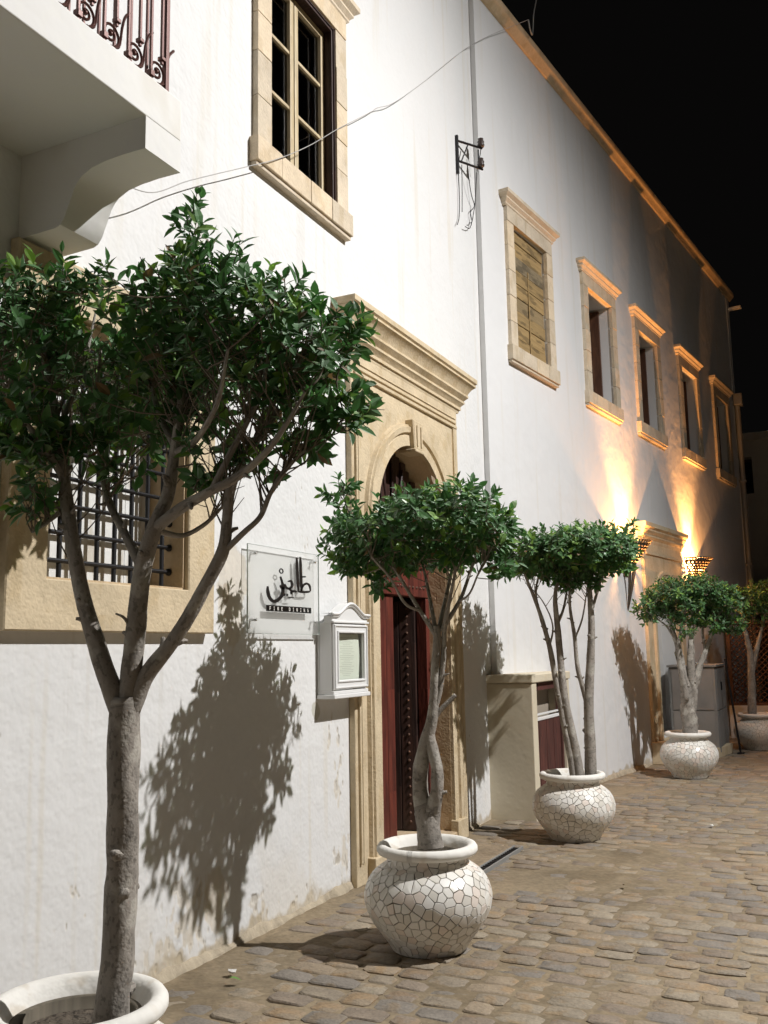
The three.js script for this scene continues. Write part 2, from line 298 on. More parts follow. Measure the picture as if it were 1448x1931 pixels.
// ---------------------------------------------------------------- ground and cobbled street
{
  const g = new THREE.PlaneGeometry(400, 400); g.rotateX(-Math.PI / 2); g.translate(40, -0.06, 0);
  const m = part('ground', boxUV(g), M.sand, scene); m.userData = { kind: 'structure' };
}
const BEND = 7.4 * Math.PI / 180, FARX = 9.0, FARZ = 0.06;
const farWorld = (u, y, o) => V(FARX + u * Math.cos(BEND) - o * Math.sin(BEND), y, FARZ + u * Math.sin(BEND) + o * Math.cos(BEND));
const wallZ = (x) => x < FARX ? 0 : FARZ + (x - FARX) * Math.tan(BEND);   // where the house wall stands at this x
const lie = (x, z) => 0.020 * (fbm(x * 0.9 + 3, z * 0.9 + 7, 3, 501) - 0.5) + 0.008 * (fbm(x * 5, z * 5, 2, 503) - 0.5); // uneven sand bed
{
  const street = new THREE.Group(); street.name = 'cobbled_street'; street.userData = { kind: 'structure' }; scene.add(street);
  const X0 = -1.2, X1 = 26, Z0 = -0.3, Z1 = 7.5, NX = 540, NZ = 150, pos = [], uv = [], idx = [];
  for (let i = 0; i <= NX; i++) for (let j = 0; j <= NZ; j++) {
    const x = mix(X0, X1, i / NX), z = mix(Z0, Z1, j / NZ); pos.push(x, lie(x, z) + 0.004 * fbm(x * 18, z * 18, 2, 505), z); uv.push(x, z);
  }
  for (let i = 0; i < NX; i++) for (let j = 0; j < NZ; j++) { const a = i * (NZ + 1) + j, b = a + NZ + 1; idx.push(a, a + 1, b + 1, a, b + 1, b); }
  const g = new THREE.BufferGeometry(); g.setAttribute('position', new THREE.Float32BufferAttribute(pos, 3)); g.setAttribute('uv', new THREE.Float32BufferAttribute(uv, 2)); g.setIndex(idx); g.computeVertexNormals();
  part('sand_bed', g, M.sand, street);
  // cobble shapes: irregular pillow stones, unit half size
  reseed(77);
  const shapes = [];
  for (let s = 0; s < 14; s++) {
    const n = 10, ring = [], cc = () => rr(0.22, 0.5), jt = () => rr(-0.09, 0.02);
    for (const [sx, sz] of [[1, 1], [-1, 1], [-1, -1], [1, -1]]) { const c = cc(), p = [sx * (1 + jt()), sz * (1 - c)], q = [sx * (1 - c), sz * (1 + jt())]; sx * sz > 0 ? ring.push(p, q) : ring.push(q, p); if (sx === sz) ring.push([rr(-0.2, 0.2), sz * (1 + jt())]); }
    const rows = [[1.02, -0.04], [1.0, 0.006], [0.90, 0.0115]].map(([f, y], ri) => ring.map(([x, z]) => [x * f + (ri > 1 ? rr(-0.02, 0.02) : 0), y + (ri > 1 ? rr(-0.0022, 0.0022) : 0), z * f]));
    const t = [], top = [rr(-0.1, 0.1), 0.0130 + rr(-0.001, 0.002), rr(-0.1, 0.1)];
    for (let r = 0; r < 2; r++) for (let k = 0; k < n; k++) { const a = rows[r][k], b = rows[r][(k + 1) % n], c = rows[r + 1][(k + 1) % n], d = rows[r + 1][k]; if (r > 0 || true) t.push(a, c, b, a, d, c); }
    for (let k = 0; k < n; k++) t.push(rows[2][k], top, rows[2][(k + 1) % n]);
    shapes.push(t);
  }
  // rows run out from the wall; every stone is longer across the street
  const stones = [], frustum = new THREE.Frustum();
  camera.aspect = 0.75; camera.updateMatrixWorld(true); camera.updateProjectionMatrix();
  frustum.setFromProjectionMatrix(new THREE.Matrix4().multiplyMatrices(camera.projectionMatrix, camera.matrixWorldInverse));
  reseed(4242);
  let x = -0.6;
  while (x < 24.5) {
    const w = rr(0.125, 0.155), xc = x + w / 2; x += w + rr(0.0, 0.004);
    let z = rr(-0.12, 0.06);
    while (z < 6.6) {
      const l = rr(0.15, 0.265), zc = z + l / 2; z += l;
      const skew = 0.16 * (zc - 1.2) * (fbm(xc * 0.12, 3, 2, 511) - 0.55) + 0.06 * (fbm(xc * 0.5, zc * 0.6, 2, 513) - 0.5) + rr(-0.012, 0.012);
      const X = xc + skew, wz = wallZ(X);
      if (zc - l / 2 < wz + 0.03) continue;
      if (X > 6.45 && X < 7.6 && zc < 0.66) continue;                        // the doorstep slab
      const bury = fbm(X * 0.9 + 11, zc * 1.1, 3, 521), deep = sstep(0.52, 0.72, bury) * 0.009;
      if (bury > 0.75 && rnd() < 0.5) continue;                           // sand has covered these
      const gap = rr(0.007, 0.017);
      stones.push({ x: X, z: zc, sx: w / 2 - gap / 2, sz: l / 2 - gap / 2, y: lie(X, zc) + rr(-0.007, 0.002) - deep, turn: rr(-0.07, 0.07) + (fbm(xc * 0.3, zc * 0.4, 2, 531) - 0.5) * 0.2, tilt: rr(-0.018, 0.018), tilt2: rr(-0.022, 0.022), shape: Math.floor(rnd() * shapes.length), tone: Math.floor(rnd() * 5) });
    }
  }
  const Pv = V(0, 0, 0);
  for (const s of stones) { Pv.set(s.x, 0, s.z); s.seen = frustum.containsPoint(Pv); s.d = Pv.distanceTo(camera.position); }
  const hidden = (s) => Math.hypot(s.x - 2.36, s.z - 0.96) < 0.3 || Math.hypot(s.x - 4.95, s.z - 1.03) < 0.24;
  const order = stones.filter((s) => s.seen && !hidden(s)).sort((a, b) => a.d - b.d).slice(0, 300), single = new Set(order);
  const cache = new Map();
  const geoOf = (k, sx, sz) => {
    const bx_ = Math.round(sx * 125) / 125, bz = Math.round(sz * 62) / 62, key = k + '_' + bx_ + '_' + bz;
    if (!cache.has(key)) { const g2 = soup(shapes[k].map(([a, b, c]) => [a * bx_, b, c * bz]), 38); cache.set(key, boxUV(g2, 1, hash(k, 1, 1), hash(k, 2, 1))); }
    return cache.get(key);
  };
  const rest = [], mtx = new THREE.Matrix4(), qn = new THREE.Quaternion(), eu = new THREE.Euler();
  for (const s of stones) {
    eu.set(s.tilt, s.turn, s.tilt2);
    if (single.has(s)) {
      const m = part('cobble', geoOf(s.shape, s.sx, s.sz), M.cobble[s.tone], street); m.position.set(s.x, s.y, s.z); m.rotation.copy(eu);
    } else {
      const h = geoOf(s.shape, s.sx, s.sz).clone(); h.applyMatrix4(mtx.compose(V(s.x, s.y, s.z), qn.setFromEuler(eu), V(1, 1, 1)));
      const c = M.cobble[s.tone].color, col = new Float32Array(h.attributes.position.count * 3), du = rnd(), dv = rnd();
      for (let i = 0; i < col.length; i += 3) { col[i] = c.r; col[i + 1] = c.g; col[i + 2] = c.b; }
      for (let i = 0; i < h.attributes.uv.count; i++) h.attributes.uv.setXY(i, h.attributes.uv.getX(i) + du, h.attributes.uv.getY(i) + dv);
      h.setAttribute('color', new THREE.BufferAttribute(col, 3)); rest.push(h);
    }
  }
  const r = part('cobbles', merge(rest), M.cobbleVC, street); r.userData = { kind: 'stuff' };
}

// ---------------------------------------------------------------- the white house
const house = thing('white_building', 'long white plastered house with stone window surrounds along the street', 'building');
const wallUV = (g, x0, x1) => { const p = g.attributes.position, uv = g.attributes.uv; for (let i = 0; i < p.count; i++) uv.setXY(i, (p.getX(i) - x0) / (x1 - x0), p.getY(i) / FY1); return g; };
const farPlace = (o) => { o.position.set(FARX, 0, FARZ); o.rotation.y = -BEND; return o; };
const WIN = { y0: 4.92, y1: 6.37, hw: 0.455, jamb: 0.168 };
const farWindows = [1.185, 3.45, 5.52, 7.82, 10.08];
const DOOR = { cx: 7.05, r: 0.70, ys: 2.60 }, DOOR2 = { cx: 5.6, r: 0.56, ys: 2.05 };
{
  const s = rectPath(FX0, FX1, -0.05, 9.0);
  s.holes.push(rectPath(5.37 - WIN.hw, 5.37 + WIN.hw, WIN.y0, WIN.y1, THREE.Path), rectPath(3.07, 4.07, 1.95, 3.2, THREE.Path), archPath(DOOR.cx, DOOR.r + 0.097, 0.002, DOOR.ys));
  part('wall', wallUV(extr(s, -0.45, 0, 24), FX0, FX1), M.nearWall, house, 'white plaster wall with the carved doorway and barred window');
  const f = rectPath(0, 11.5, -0.05, 9.0);
  for (const u of farWindows) f.holes.push(rectPath(u - WIN.hw, u + WIN.hw, WIN.y0, WIN.y1, THREE.Path));
  f.holes.push(archPath(DOOR2.cx, DOOR2.r, 0.30, DOOR2.ys));
  farPlace(part('wall', wallUV(extr(f, -0.45, 0, 24), 0, FARL), M.farWall, house, 'white plaster wall lit by the two sconces'));
  // roof cornice of stone, on both stretches
  const prof = [[0.004, 8.85], [0.03, 8.858], [0.095, 8.925], [0.104, 8.95], [0.104, 9.01], [0.085, 9.04], [0.0, 9.06]];
  const run = (x0, x1) => prism(x0, x1, [...prof, [-0.45, 9.06], [-0.45, 9.001], [0.004, 9.001]].map(([z, y]) => [z, y]), 20);
  part('roof_cornice', run(FX0, FX1 + 0.03), M.stone, house);
  farPlace(part('roof_cornice', run(0.03, 11.56), M.stoneWarm, house));
  // unseen shell that keeps the rooms dark
  part('roof', bx(FX0, 21.2, 9.0, 9.04, -6.5, -0.46, 0), M.plaster, house);
  part('back_wall', bx(FX0, 21.2, -0.05, 9.0, -6.7, -6.5, 0), M.plaster, house);
  part('end_wall', bx(FX0 - 0.2, FX0, -0.05, 9.0, -6.7, -0.0, 0), M.plaster, house);
  const e = farWorld(11.5, 0, 0);
  part('end_wall', bx(e.x - 0.25, e.x - 0.02, -0.05, 9.0, -6.6, e.z - 0.02, 0), M.plaster, house);
  part('floor', bx(FX0, 20.2, -0.04, 0.03, -6.5, -0.46, 0), M.room, house);
  part('upper_floor', bx(FX0, 20.0, 4.2, 4.4, -6.5, -0.46, 0), M.room, house);
  part('inner_wall', bx(FX0, 20.0, 0.03, 9.0, -3.6, -3.5, 0), M.room, house);
  part('inner_wall', bx(8.3, 8.4, 0.03, 4.2, -3.5, -0.46, 0), M.room, house);
  // crumbling mortar fillet at the foot of the walls
  reseed(91);
  const fillet = (x0, x1) => {
    const t = [], n = Math.round((x1 - x0) / 0.03), rows = [];
    for (let i = 0; i <= n; i++) { const x = mix(x0, x1, i / n), a = fbm(x * 4, 1, 4, 541), b = fbm(x * 14, 7, 3, 543); const h = 0.012 + 0.055 * a * a + 0.03 * b * b, o = 0.006 + 0.03 * fbm(x * 6, 5, 3, 545) + 0.015 * b; rows.push([[x, -0.04, o + 0.012], [x, 0.012, o], [x, h * 0.55, o * 0.7], [x, h, 0.006], [x, h + 0.004, -0.01]]); }
    for (let i = 0; i < n; i++) for (let k = 0; k < 4; k++) { const a = rows[i][k], b = rows[i + 1][k], c = rows[i + 1][k + 1], d = rows[i][k + 1]; t.push(a, b, c, a, c, d); }
    return boxUV(soup(t, 60));
  };
  const fm = tileMat(0.6, (u, v) => { const k = 0.9 + 0.5 * (fbm(u * 12, v * 12, 4, 551, 12) - 0.5); return [0.42 * k, 0.355 * k, 0.26 * k]; }, (u, v) => fbm(u * 20, v * 20, 4, 553, 20), 0.012, { roughness: 0.95 }, 256); // lime mortar with sand
  part('wall_footing', fillet(FX0, 5.98), fm, house); part('wall_footing', fillet(8.12, 8.47), fm, house);
  farPlace(part('wall_footing', fillet(0.6, 4.6), fm, house)); farPlace(part('wall_footing', fillet(6.6, 11.5), fm, house));
}
// windows of the upper floor: stone surround, sill, cornice; kinds: 'sash', 'boarded', 'deep'
function upperWindow(cx, kind, far, label) {
  const w = sub(kind === 'boarded' ? 'boarded_window' : 'window', house); if (far) farPlace(w);
  w.userData.label = label;
  const { y0, y1, hw, jamb } = WIN, a = cx - hw, b = cx + hw, stones = [M.stonePale, M.stonePale2, M.stonePale3];
  const pick = () => stones[Math.floor(rnd() * 3)], j = 0.0025, D = 0.045;
  reseed(Math.round(cx * 1000) + (far ? 7 : 0));
  for (const [x0, x1] of [[a - jamb, a], [b, b + jamb]]) {
    let y = y0; const n = 5, cuts = []; for (let k = 0; k < n; k++) cuts.push(rr(0.85, 1.15)); const tot = cuts.reduce((p, q) => p + q, 0);
    for (let k = 0; k < n; k++) { const h = (y1 - y0) * cuts[k] / tot; part('jamb_stone', bx(x0, x1, y + j, y + h - j, -0.03, D + rr(-0.003, 0.003)), pick(), w); y += h; }
  }
  const xs = [a - jamb, cx - 0.05 + rr(-0.1, 0.1), b + jamb];
  for (let k = 0; k < 2; k++) part('lintel_stone', bx(xs[k] + j, xs[k + 1] - j, y1 + j, y1 + 0.17, -0.03, D + 0.002), pick(), w);
  const ss = [a - jamb - 0.035, cx - 0.36, cx - 0.02 + rr(-0.05, 0.05), cx + 0.33, b + jamb + 0.035];
  for (let k = 0; k < 4; k++) part('sill_stone', bx(ss[k] + j, ss[k + 1] - j, y0 - 0.175, y0 - 0.003, -0.03, 0.068 + rr(-0.002, 0.002), 0.007), pick(), w);
  part('sill_drip', bx(ss[0] + 0.012, ss[4] - 0.012, y0 - 0.205, y0 - 0.178, -0.03, 0.05, 0.004), M.stonePale2, w);
  const c = y1 + 0.173;
  part('cornice', moulding(a - jamb + 0.01, b + jamb - 0.01, [[0.04, c], [0.052, c + 0.012], [0.052, c + 0.03], [0.075, c + 0.055], [0.08, c + 0.06], [0.08, c + 0.078], [0.112, c + 0.105], [0.118, c + 0.11], [0.118, c + 0.15], [0.0, c + 0.165]], -0.03), M.stonePale, w);
  part('mortar_bed', merge([bx(a - jamb + 0.006, a - 0.004, y0, y1 + 0.16, -0.02, D - 0.006, 0), bx(b + 0.004, b + jamb - 0.006, y0, y1 + 0.16, -0.02, D - 0.006, 0), bx(a, b, y1 + 0.01, y1 + 0.16, -0.02, D - 0.006, 0), bx(a - jamb, b + jamb, y0 - 0.16, y0 - 0.01, -0.02, 0.06, 0)]), M.mortar, w);
  if (kind === 'sash') {
    const lin = M.darkWood, z = -0.075;
    part('lining', merge([bx(b - 0.012, b - 0.001, y0, y1, -0.3, 0.03, 0), bx(a + 0.001, a + 0.012, y0, y1, -0.3, 0.03, 0), bx(a, b, y1 - 0.012, y1 - 0.001, -0.3, 0.03, 0)]), lin, w);
    part('lining_bead', merge([bx(b - 0.03, b - 0.012, y0, y1 - 0.012, 0.0, 0.02), bx(a + 0.012, a + 0.03, y0, y1 - 0.012, 0.0, 0.02), bx(a + 0.03, b - 0.03, y1 - 0.03, y1 - 0.012, 0, 0.02)]), M.darkWood, w);
    for (const s of [0, 1]) {
      const p = s ? cx + 0.006 : a + 0.014, q = s ? b - 0.014 : cx - 0.006, st = 0.05;
      part('stile', bx(p, p + st, y0 + 0.003, y1 - 0.016, z - 0.03, z + 0.022 - s * 0.002, 0.006), M.creamWood, w); part('stile', bx(q - st, q, y0 + 0.003, y1 - 0.016, z - 0.03, z + 0.02, 0.006), M.creamWood, w);
      part('rail', bx(p + st, q - st, y0 + 0.004, y0 + 0.06, z - 0.028, z + 0.018), M.creamWood, w); part('rail', bx(p + st, q - st, y1 - 0.07, y1 - 0.017, z - 0.028, z + 0.018), M.creamWood, w);
      const rows = [y0 + 0.06, 5.46, 5.89, y1 - 0.07];
      for (let k = 0; k < 3; k++) {
        if (k) part('muntin', bx(p + st, q - st, rows[k] - 0.013, rows[k] + 0.013, z - 0.02, z + 0.012), M.creamWood, w);
        part('pane', bx(p + st - 0.004, q - st + 0.004, rows[k] + 0.01, rows[k + 1] - 0.01, z - 0.012, z - 0.008, 0), M.darkGlass, w);
      }
    }
  } else if (kind === 'boarded') {
    let y = y0 + 0.002; const n = 9;
    for (let k = 0; k < n; k++) {
      const h = (y1 - y0 - 0.004) / n * rr(0.97, 1.03), yy = Math.min(y + h, y1 - 0.002);
      part('plank', bx(a + 0.004, b - 0.004, y + 0.0025, yy - 0.0025, -0.06, -0.02 + rr(-0.008, 0.004), 0.004), M.board[[0, 1, 0, 2, 1, 0, 3, 1, 0][k]], w);
      y = yy;
    }
    part('batten', bx(cx - 0.009, cx + 0.009, y0 + 0.01, y0 + 1.05, -0.02, -0.008, 0.003), M.board[1], w);
    part('backing', bx(a - 0.02, b + 0.02, y0 - 0.02, y1 + 0.02, -0.12, -0.07, 0), M.darkWood, w);
  } else {
    const z = -0.30;
    part('casing', merge([bx(a + 0.001, a + 0.06, y0, y1 - 0.001, z - 0.06, z, 0.004), bx(b - 0.06, b - 0.001, y0, y1 - 0.001, z - 0.06, z, 0.004), bx(a + 0.06, b - 0.06, y1 - 0.06, y1 - 0.002, z - 0.06, z - 0.001, 0.004), bx(a + 0.06, b - 0.06, y0 + 0.001, y0 + 0.05, z - 0.06, z - 0.001, 0.004)]), M.brownWood, w);
    part('stile', bx(cx - 0.04, cx + 0.04, y0 + 0.05, y1 - 0.06, z - 0.05, z - 0.006, 0.005), M.brownWood, w);
    for (const s of [0, 1]) for (let k = 0; k < 3; k++) {
      const p = s ? cx + 0.04 : a + 0.06, q = s ? b - 0.06 : cx - 0.04, r0 = y0 + 0.05 + k * 0.447, r1 = r0 + 0.447;
      if (k) part('muntin', bx(p, q, r0 - 0.012, r0 + 0.012, z - 0.045, z - 0.012, 0.003), M.brownWood, w);
      part('pane', bx(p - 0.003, q + 0.003, r0 + 0.008, r1 - 0.008, z - 0.034, z - 0.03, 0), M.darkGlass, w);
    }
    part('shutter', bx(b - 0.05, b - 0.018, y0 + 0.02, y1 - 0.03, z + 0.002, z + 0.16, 0.004), M.brownWood, w);
  }
  return w;
}
upperWindow(5.37, 'sash', false, 'cream casement window above the carved doorway');
farWindows.forEach((u, i) => upperWindow(u, i ? 'deep' : 'boarded', true, i ? undefined : 'window closed with weathered yellow planks'));

{ // barred window at street level, framed in smooth beige stone
  const w = sub('barred_window', house), a = 3.07, b = 4.07, y0 = 1.95, y1 = 3.2, fr = 0.23, D = 0.06;
  w.userData.label = 'street window with a black iron grille in a beige stone frame';
  const f = rectPath(a - fr, b + fr, y0 - fr, y1 + 0.25); f.holes.push(rectPath(a, b, y0, y1, THREE.Path));
  part('stone_frame', extr(f, 0.001, D, 8, 0.006), M.stone, w);
  part('reveal', merge([bx(a - 0.001, a + 0.014, y0, y1, -0.24, 0.03, 0), bx(b - 0.014, b + 0.001, y0, y1, -0.24, 0.03, 0), bx(a, b, y1 - 0.014, y1 + 0.001, -0.24, 0.03, 0), bx(a, b, y0 - 0.001, y0 + 0.012, -0.24, 0.03, 0)]), M.stoneWarm, w);
  for (let k = 0; k < 5; k++) part('back_board', bx(a + 0.014 + k * 0.1944, a + 0.0115 + (k + 1) * 0.1944, y0 + 0.012, y1 - 0.014, -0.235, -0.205 + rr(-0.001, 0.001), 0.002), M.whiteBoard, w);
  for (let k = 0; k < 8; k++) { const x = a + 0.07 + k * 0.123; part('upright_bar', bar([x, y0 + 0.005, -0.07], [x, y1 - 0.005, -0.07], 0.0125, 8), M.iron, w); }
  for (let k = 0; k < 9; k++) { const y = y0 + 0.10 + k * 0.132; part('cross_bar', merge([bar([a - 0.005, y, -0.062], [b + 0.005, y, -0.062], 0.0115, 8), P3(new THREE.SphereGeometry(0.02, 8, 6), [b - 0.02, y, -0.062])]), M.iron, w); }
}

{ // balcony with a moulded corbel and wrought iron railing
  const w = sub('balcony', house), zf = 0.72;
  w.userData.label = 'white concrete balcony on a curved corbel with a wrought iron railing';
  part('slab', bx(-1.2, 3.12, 3.8652, 4.06, -0.05, zf, 0.008), M.smoothPlaster, w);
  const prof = [[-0.05, 3.467], [0.225, 3.472], [0.252, 3.482], [0.274, 3.509], [0.297, 3.561], [0.327, 3.632], [0.345, 3.658], [0.368, 3.68], [0.425, 3.705], [0.50, 3.716], [0.6, 3.72], [zf - 0.001, 3.718], [zf - 0.001, 3.8650], [-0.05, 3.8650]];
  for (const x of [2.885, 0.35]) part('corbel', prism(x, x + 0.234, prof, 30), M.smoothPlaster, w);
  part('railing_base', bx(-1.15, 3.09, 4.085, 4.10, 0.645, 0.668, 0.003), M.rustIron, w);
  part('hand_rail', bx(-1.15, 3.10, 5.02, 5.05, 0.635, 0.678, 0.006), M.rustIron, w);
  part('hand_rail', bx(3.062, 3.10, 5.02, 5.05, 0.0, 0.634, 0.006), M.rustIron, w); part('railing_base', bx(3.065, 3.088, 4.085, 4.10, 0.0, 0.644, 0.003), M.rustIron, w);
  part('corner_post', bx(3.07, 3.094, 4.05, 5.06, 0.645, 0.669, 0.003), M.rustIron, w);
  const scroll = (() => {
    const p = []; for (let i = 0; i <= 26; i++) { const t = i / 26, a = -Math.PI / 2 + t * Math.PI * 3.4, r = 0.055 * (1 - 0.82 * t); p.push([Math.cos(a) * r, Math.sin(a) * r, 0, 0.0062]); }
    const tail = [[0.115, 0.17, 0, 0.0065], [0.085, 0.13, 0, 0.0065], [0.068, 0.07, 0, 0.0065], [0.05, -0.03, 0, 0.0065], [0.02, -0.053, 0, 0.0062]];
    return merge([tube(p, 6, 1), tube(tail, 6, 4), P3(new THREE.SphereGeometry(0.011, 7, 5), [0, 0, 0])]);
  })();
  for (let k = 0; k < 12; k++) { const m = part('scroll', scroll, M.rustIron, w); m.position.set(3.02 - k * 0.146, 4.166, 0.657); }
  for (let k = 0; k < 26; k++) { const x = 3.02 - k * 0.073 + 0.035; part('baluster', merge([bx(x - 0.0065, x + 0.0065, k % 2 ? 4.10 : 4.22, 5.02, 0.650, 0.663, 0.002), bx(x - 0.014, x + 0.014, k % 2 ? 4.12 : 4.235, k % 2 ? 4.15 : 4.255, 0.642, 0.671, 0.004)]), M.rustIron, w); }
  for (let k = 0; k < 6; k++) { const z = 0.06 + k * 0.098; part('baluster', bx(3.072, 3.085, 4.10, 5.02, z - 0.0065, z + 0.0065, 0.002), M.rustIron, w); }
}

{ // carved stone doorway
  const w = sub('stone_doorway', house), { cx, r, ys } = DOOR, X0 = 5.98, X1 = 8.12;
  w.userData.label = 'carved yellow stone doorway with an arch and heavy cornice';
  const s = rectPath(X0, X1, 0.0, 3.9); s.holes.push(archPath(cx, r, 0.06, ys));
  part('surround', extr(s, 0.001, 0.05, 32, 0.004), M.stone, w);
  const l = archPath(cx, r + 0.096, 0.005, ys, THREE.Shape); l.holes.push(archPath(cx, r - 0.003, 0.06, ys));
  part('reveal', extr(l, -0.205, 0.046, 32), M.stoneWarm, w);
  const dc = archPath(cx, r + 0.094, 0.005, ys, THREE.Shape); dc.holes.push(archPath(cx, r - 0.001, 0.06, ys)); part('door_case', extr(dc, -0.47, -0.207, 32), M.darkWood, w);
  part('arch_moulding', archRing(cx, ys, [[r - 0.001, 0.045], [r - 0.001, 0.078], [r + 0.085, 0.078], [r + 0.092, 0.066], [r + 0.104, 0.066], [r + 0.110, 0.092], [r + 0.155, 0.098], [r + 0.162, 0.080], [r + 0.176, 0.080], [r + 0.186, 0.048]], 0, Math.PI, 32, 2.45), M.stone, w);
  for (const sgn of [-1, 1]) {
    part('plinth', bx(cx + sgn * (r + 0.09) - 0.115, cx + sgn * (r + 0.09) + 0.115, 0.0, 0.17, 0.04, 0.115, 0.008), M.stone, w);
    const e = cx + sgn * 0.985; part('pilaster_bead', merge([bx(e - 0.045, e - 0.018, 0.15, 3.66, 0.045, 0.07, 0.006), bx(e + 0.002, e + 0.022, 0.15, 3.69, 0.045, 0.064, 0.006)]), M.stone, w);
  }
  part('panel_moulding', merge([bx(cx - 1.03, cx + 1.03, 3.665, 3.695, 0.045, 0.072, 0.006), bx(cx - 1.03, cx + 1.03, 3.715, 3.735, 0.045, 0.064, 0.006), bx(cx - 1.03, cx + 1.03, 3.76, 3.772, 0.045, 0.06, 0.004)]), M.stone, w);
  const c = 3.84;
  part('cornice', moulding(X0, X1, [[0.05, c], [0.056, c + 0.015], [0.056, c + 0.03], [0.072, c + 0.032], [0.072, c + 0.055], [0.066, c + 0.06], [0.085, c + 0.085], [0.10, c + 0.098], [0.10, c + 0.118], [0.092, c + 0.122], [0.12, c + 0.15], [0.13, c + 0.16], [0.13, c + 0.178], [0.122, c + 0.182], [0.135, c + 0.21], [0.155, c + 0.24], [0.18, c + 0.262], [0.19, c + 0.268], [0.19, c + 0.285], [0.182, c + 0.29], [0.2, c + 0.305], [0.2, c + 0.345], [0.0, c + 0.36]], -0.02), M.stone, w);
  const k = new THREE.Shape(); k.moveTo(cx - 0.075, ys + r - 0.035); k.lineTo(cx + 0.075, ys + r - 0.035); k.lineTo(cx + 0.105, ys + r + 0.21); k.lineTo(cx - 0.105, ys + r + 0.21); k.closePath();
  part('keystone', merge([extr(k, -0.02, 0.125, 4, 0.01), bx(cx - 0.05, cx - 0.03, ys + r - 0.01, ys + r + 0.17, 0.12, 0.137), bx(cx + 0.03, cx + 0.05, ys + r - 0.01, ys + r + 0.17, 0.12, 0.137), bx(cx - 0.09, cx + 0.09, ys + r - 0.062, ys + r - 0.03, -0.02, 0.135, 0.01)]), M.stone, w);
  part('threshold', bx(cx - r - 0.05, cx + r + 0.05, -0.02, 0.08, -0.46, 0.10, 0.012), M.stoneWarm, w);
}
{ // red timber door standing half open
  const w = sub('entrance_door', house), { cx, r, ys } = DOOR, z0 = -0.195, z1 = -0.145;
  w.userData.label = 'dark red timber door with iron studs and an arched top panel';
  for (let k = 0; k < 5; k++) { const x0 = cx - r + 0.005 + k * 0.1385; part('leaf_plank', bx(x0 + 0.002, x0 + 0.1365, 0.09, 2.06, z0, z1 + rr(-0.003, 0.003), 0.006), M.redWood, w); }
  part('transom', bx(cx - r + 0.004, cx + r - 0.004, 2.07, 2.42, z0 - 0.02, z1 + 0.03, 0.008), M.redWood, w);
  part('door_post', bx(cx + r - 0.075, cx + r - 0.004, 0.085, 2.065, z0 - 0.02, z1 + 0.025, 0.006), M.redWood, w);
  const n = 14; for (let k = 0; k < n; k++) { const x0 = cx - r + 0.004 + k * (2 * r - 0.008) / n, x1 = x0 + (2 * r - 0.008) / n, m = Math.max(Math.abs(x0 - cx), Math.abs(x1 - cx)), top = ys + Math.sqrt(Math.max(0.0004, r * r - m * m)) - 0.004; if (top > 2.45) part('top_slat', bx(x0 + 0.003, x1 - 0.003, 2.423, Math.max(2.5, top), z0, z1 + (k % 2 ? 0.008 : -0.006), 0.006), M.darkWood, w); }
  // carved half-round ribs over the slats
  for (let k = 0; k < 9; k++) { const a = Math.PI * (k + 0.5) / 9; part('fan_rib', bar([cx + 0.09 * Math.cos(a), 2.5 + 0.09 * Math.sin(a), z1 + 0.012], [cx + 0.62 * Math.cos(a), 2.5 + 0.70 * Math.sin(a), z1 + 0.012], 0.011, 6), M.darkWood, w); }
  const leaf = new THREE.Group(); leaf.name = 'open_leaf'; leaf.position.set(cx + r - 0.10, 0, z0 - 0.02); leaf.rotation.y = -1.36; w.add(leaf); // swung inwards
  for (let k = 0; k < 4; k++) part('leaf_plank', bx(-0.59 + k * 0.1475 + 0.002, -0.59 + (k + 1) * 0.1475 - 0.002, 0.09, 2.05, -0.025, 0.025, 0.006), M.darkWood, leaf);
  const stud = new THREE.SphereGeometry(0.014, 6, 4, 0, Math.PI * 2, 0, Math.PI / 2); stud.rotateX(Math.PI / 2); const st = [];
  for (let i = 0; i < 4; i++) for (let j = 0; j < 26; j++) st.push(P3(stud, [-0.54 + i * 0.155, 0.16 + j * 0.073, 0.025]));
  const sm = part('studs', merge(st), M.brownWood, leaf); sm.userData.kind = 'stuff';
  const s2 = []; for (let j = 0; j < 26; j++) s2.push(P3(stud, [cx - 0.62, 0.16 + j * 0.073, z1 + 0.001])); for (let i = 0; i < 18; i++) s2.push(P3(stud, [cx - 0.65 + i * 0.076, 2.15, z1 + 0.03]), P3(stud, [cx - 0.65 + i * 0.076, 2.35, z1 + 0.03]));
  const sk = part('studs', merge(s2), M.brownWood, w); sk.userData.kind = 'stuff';
}
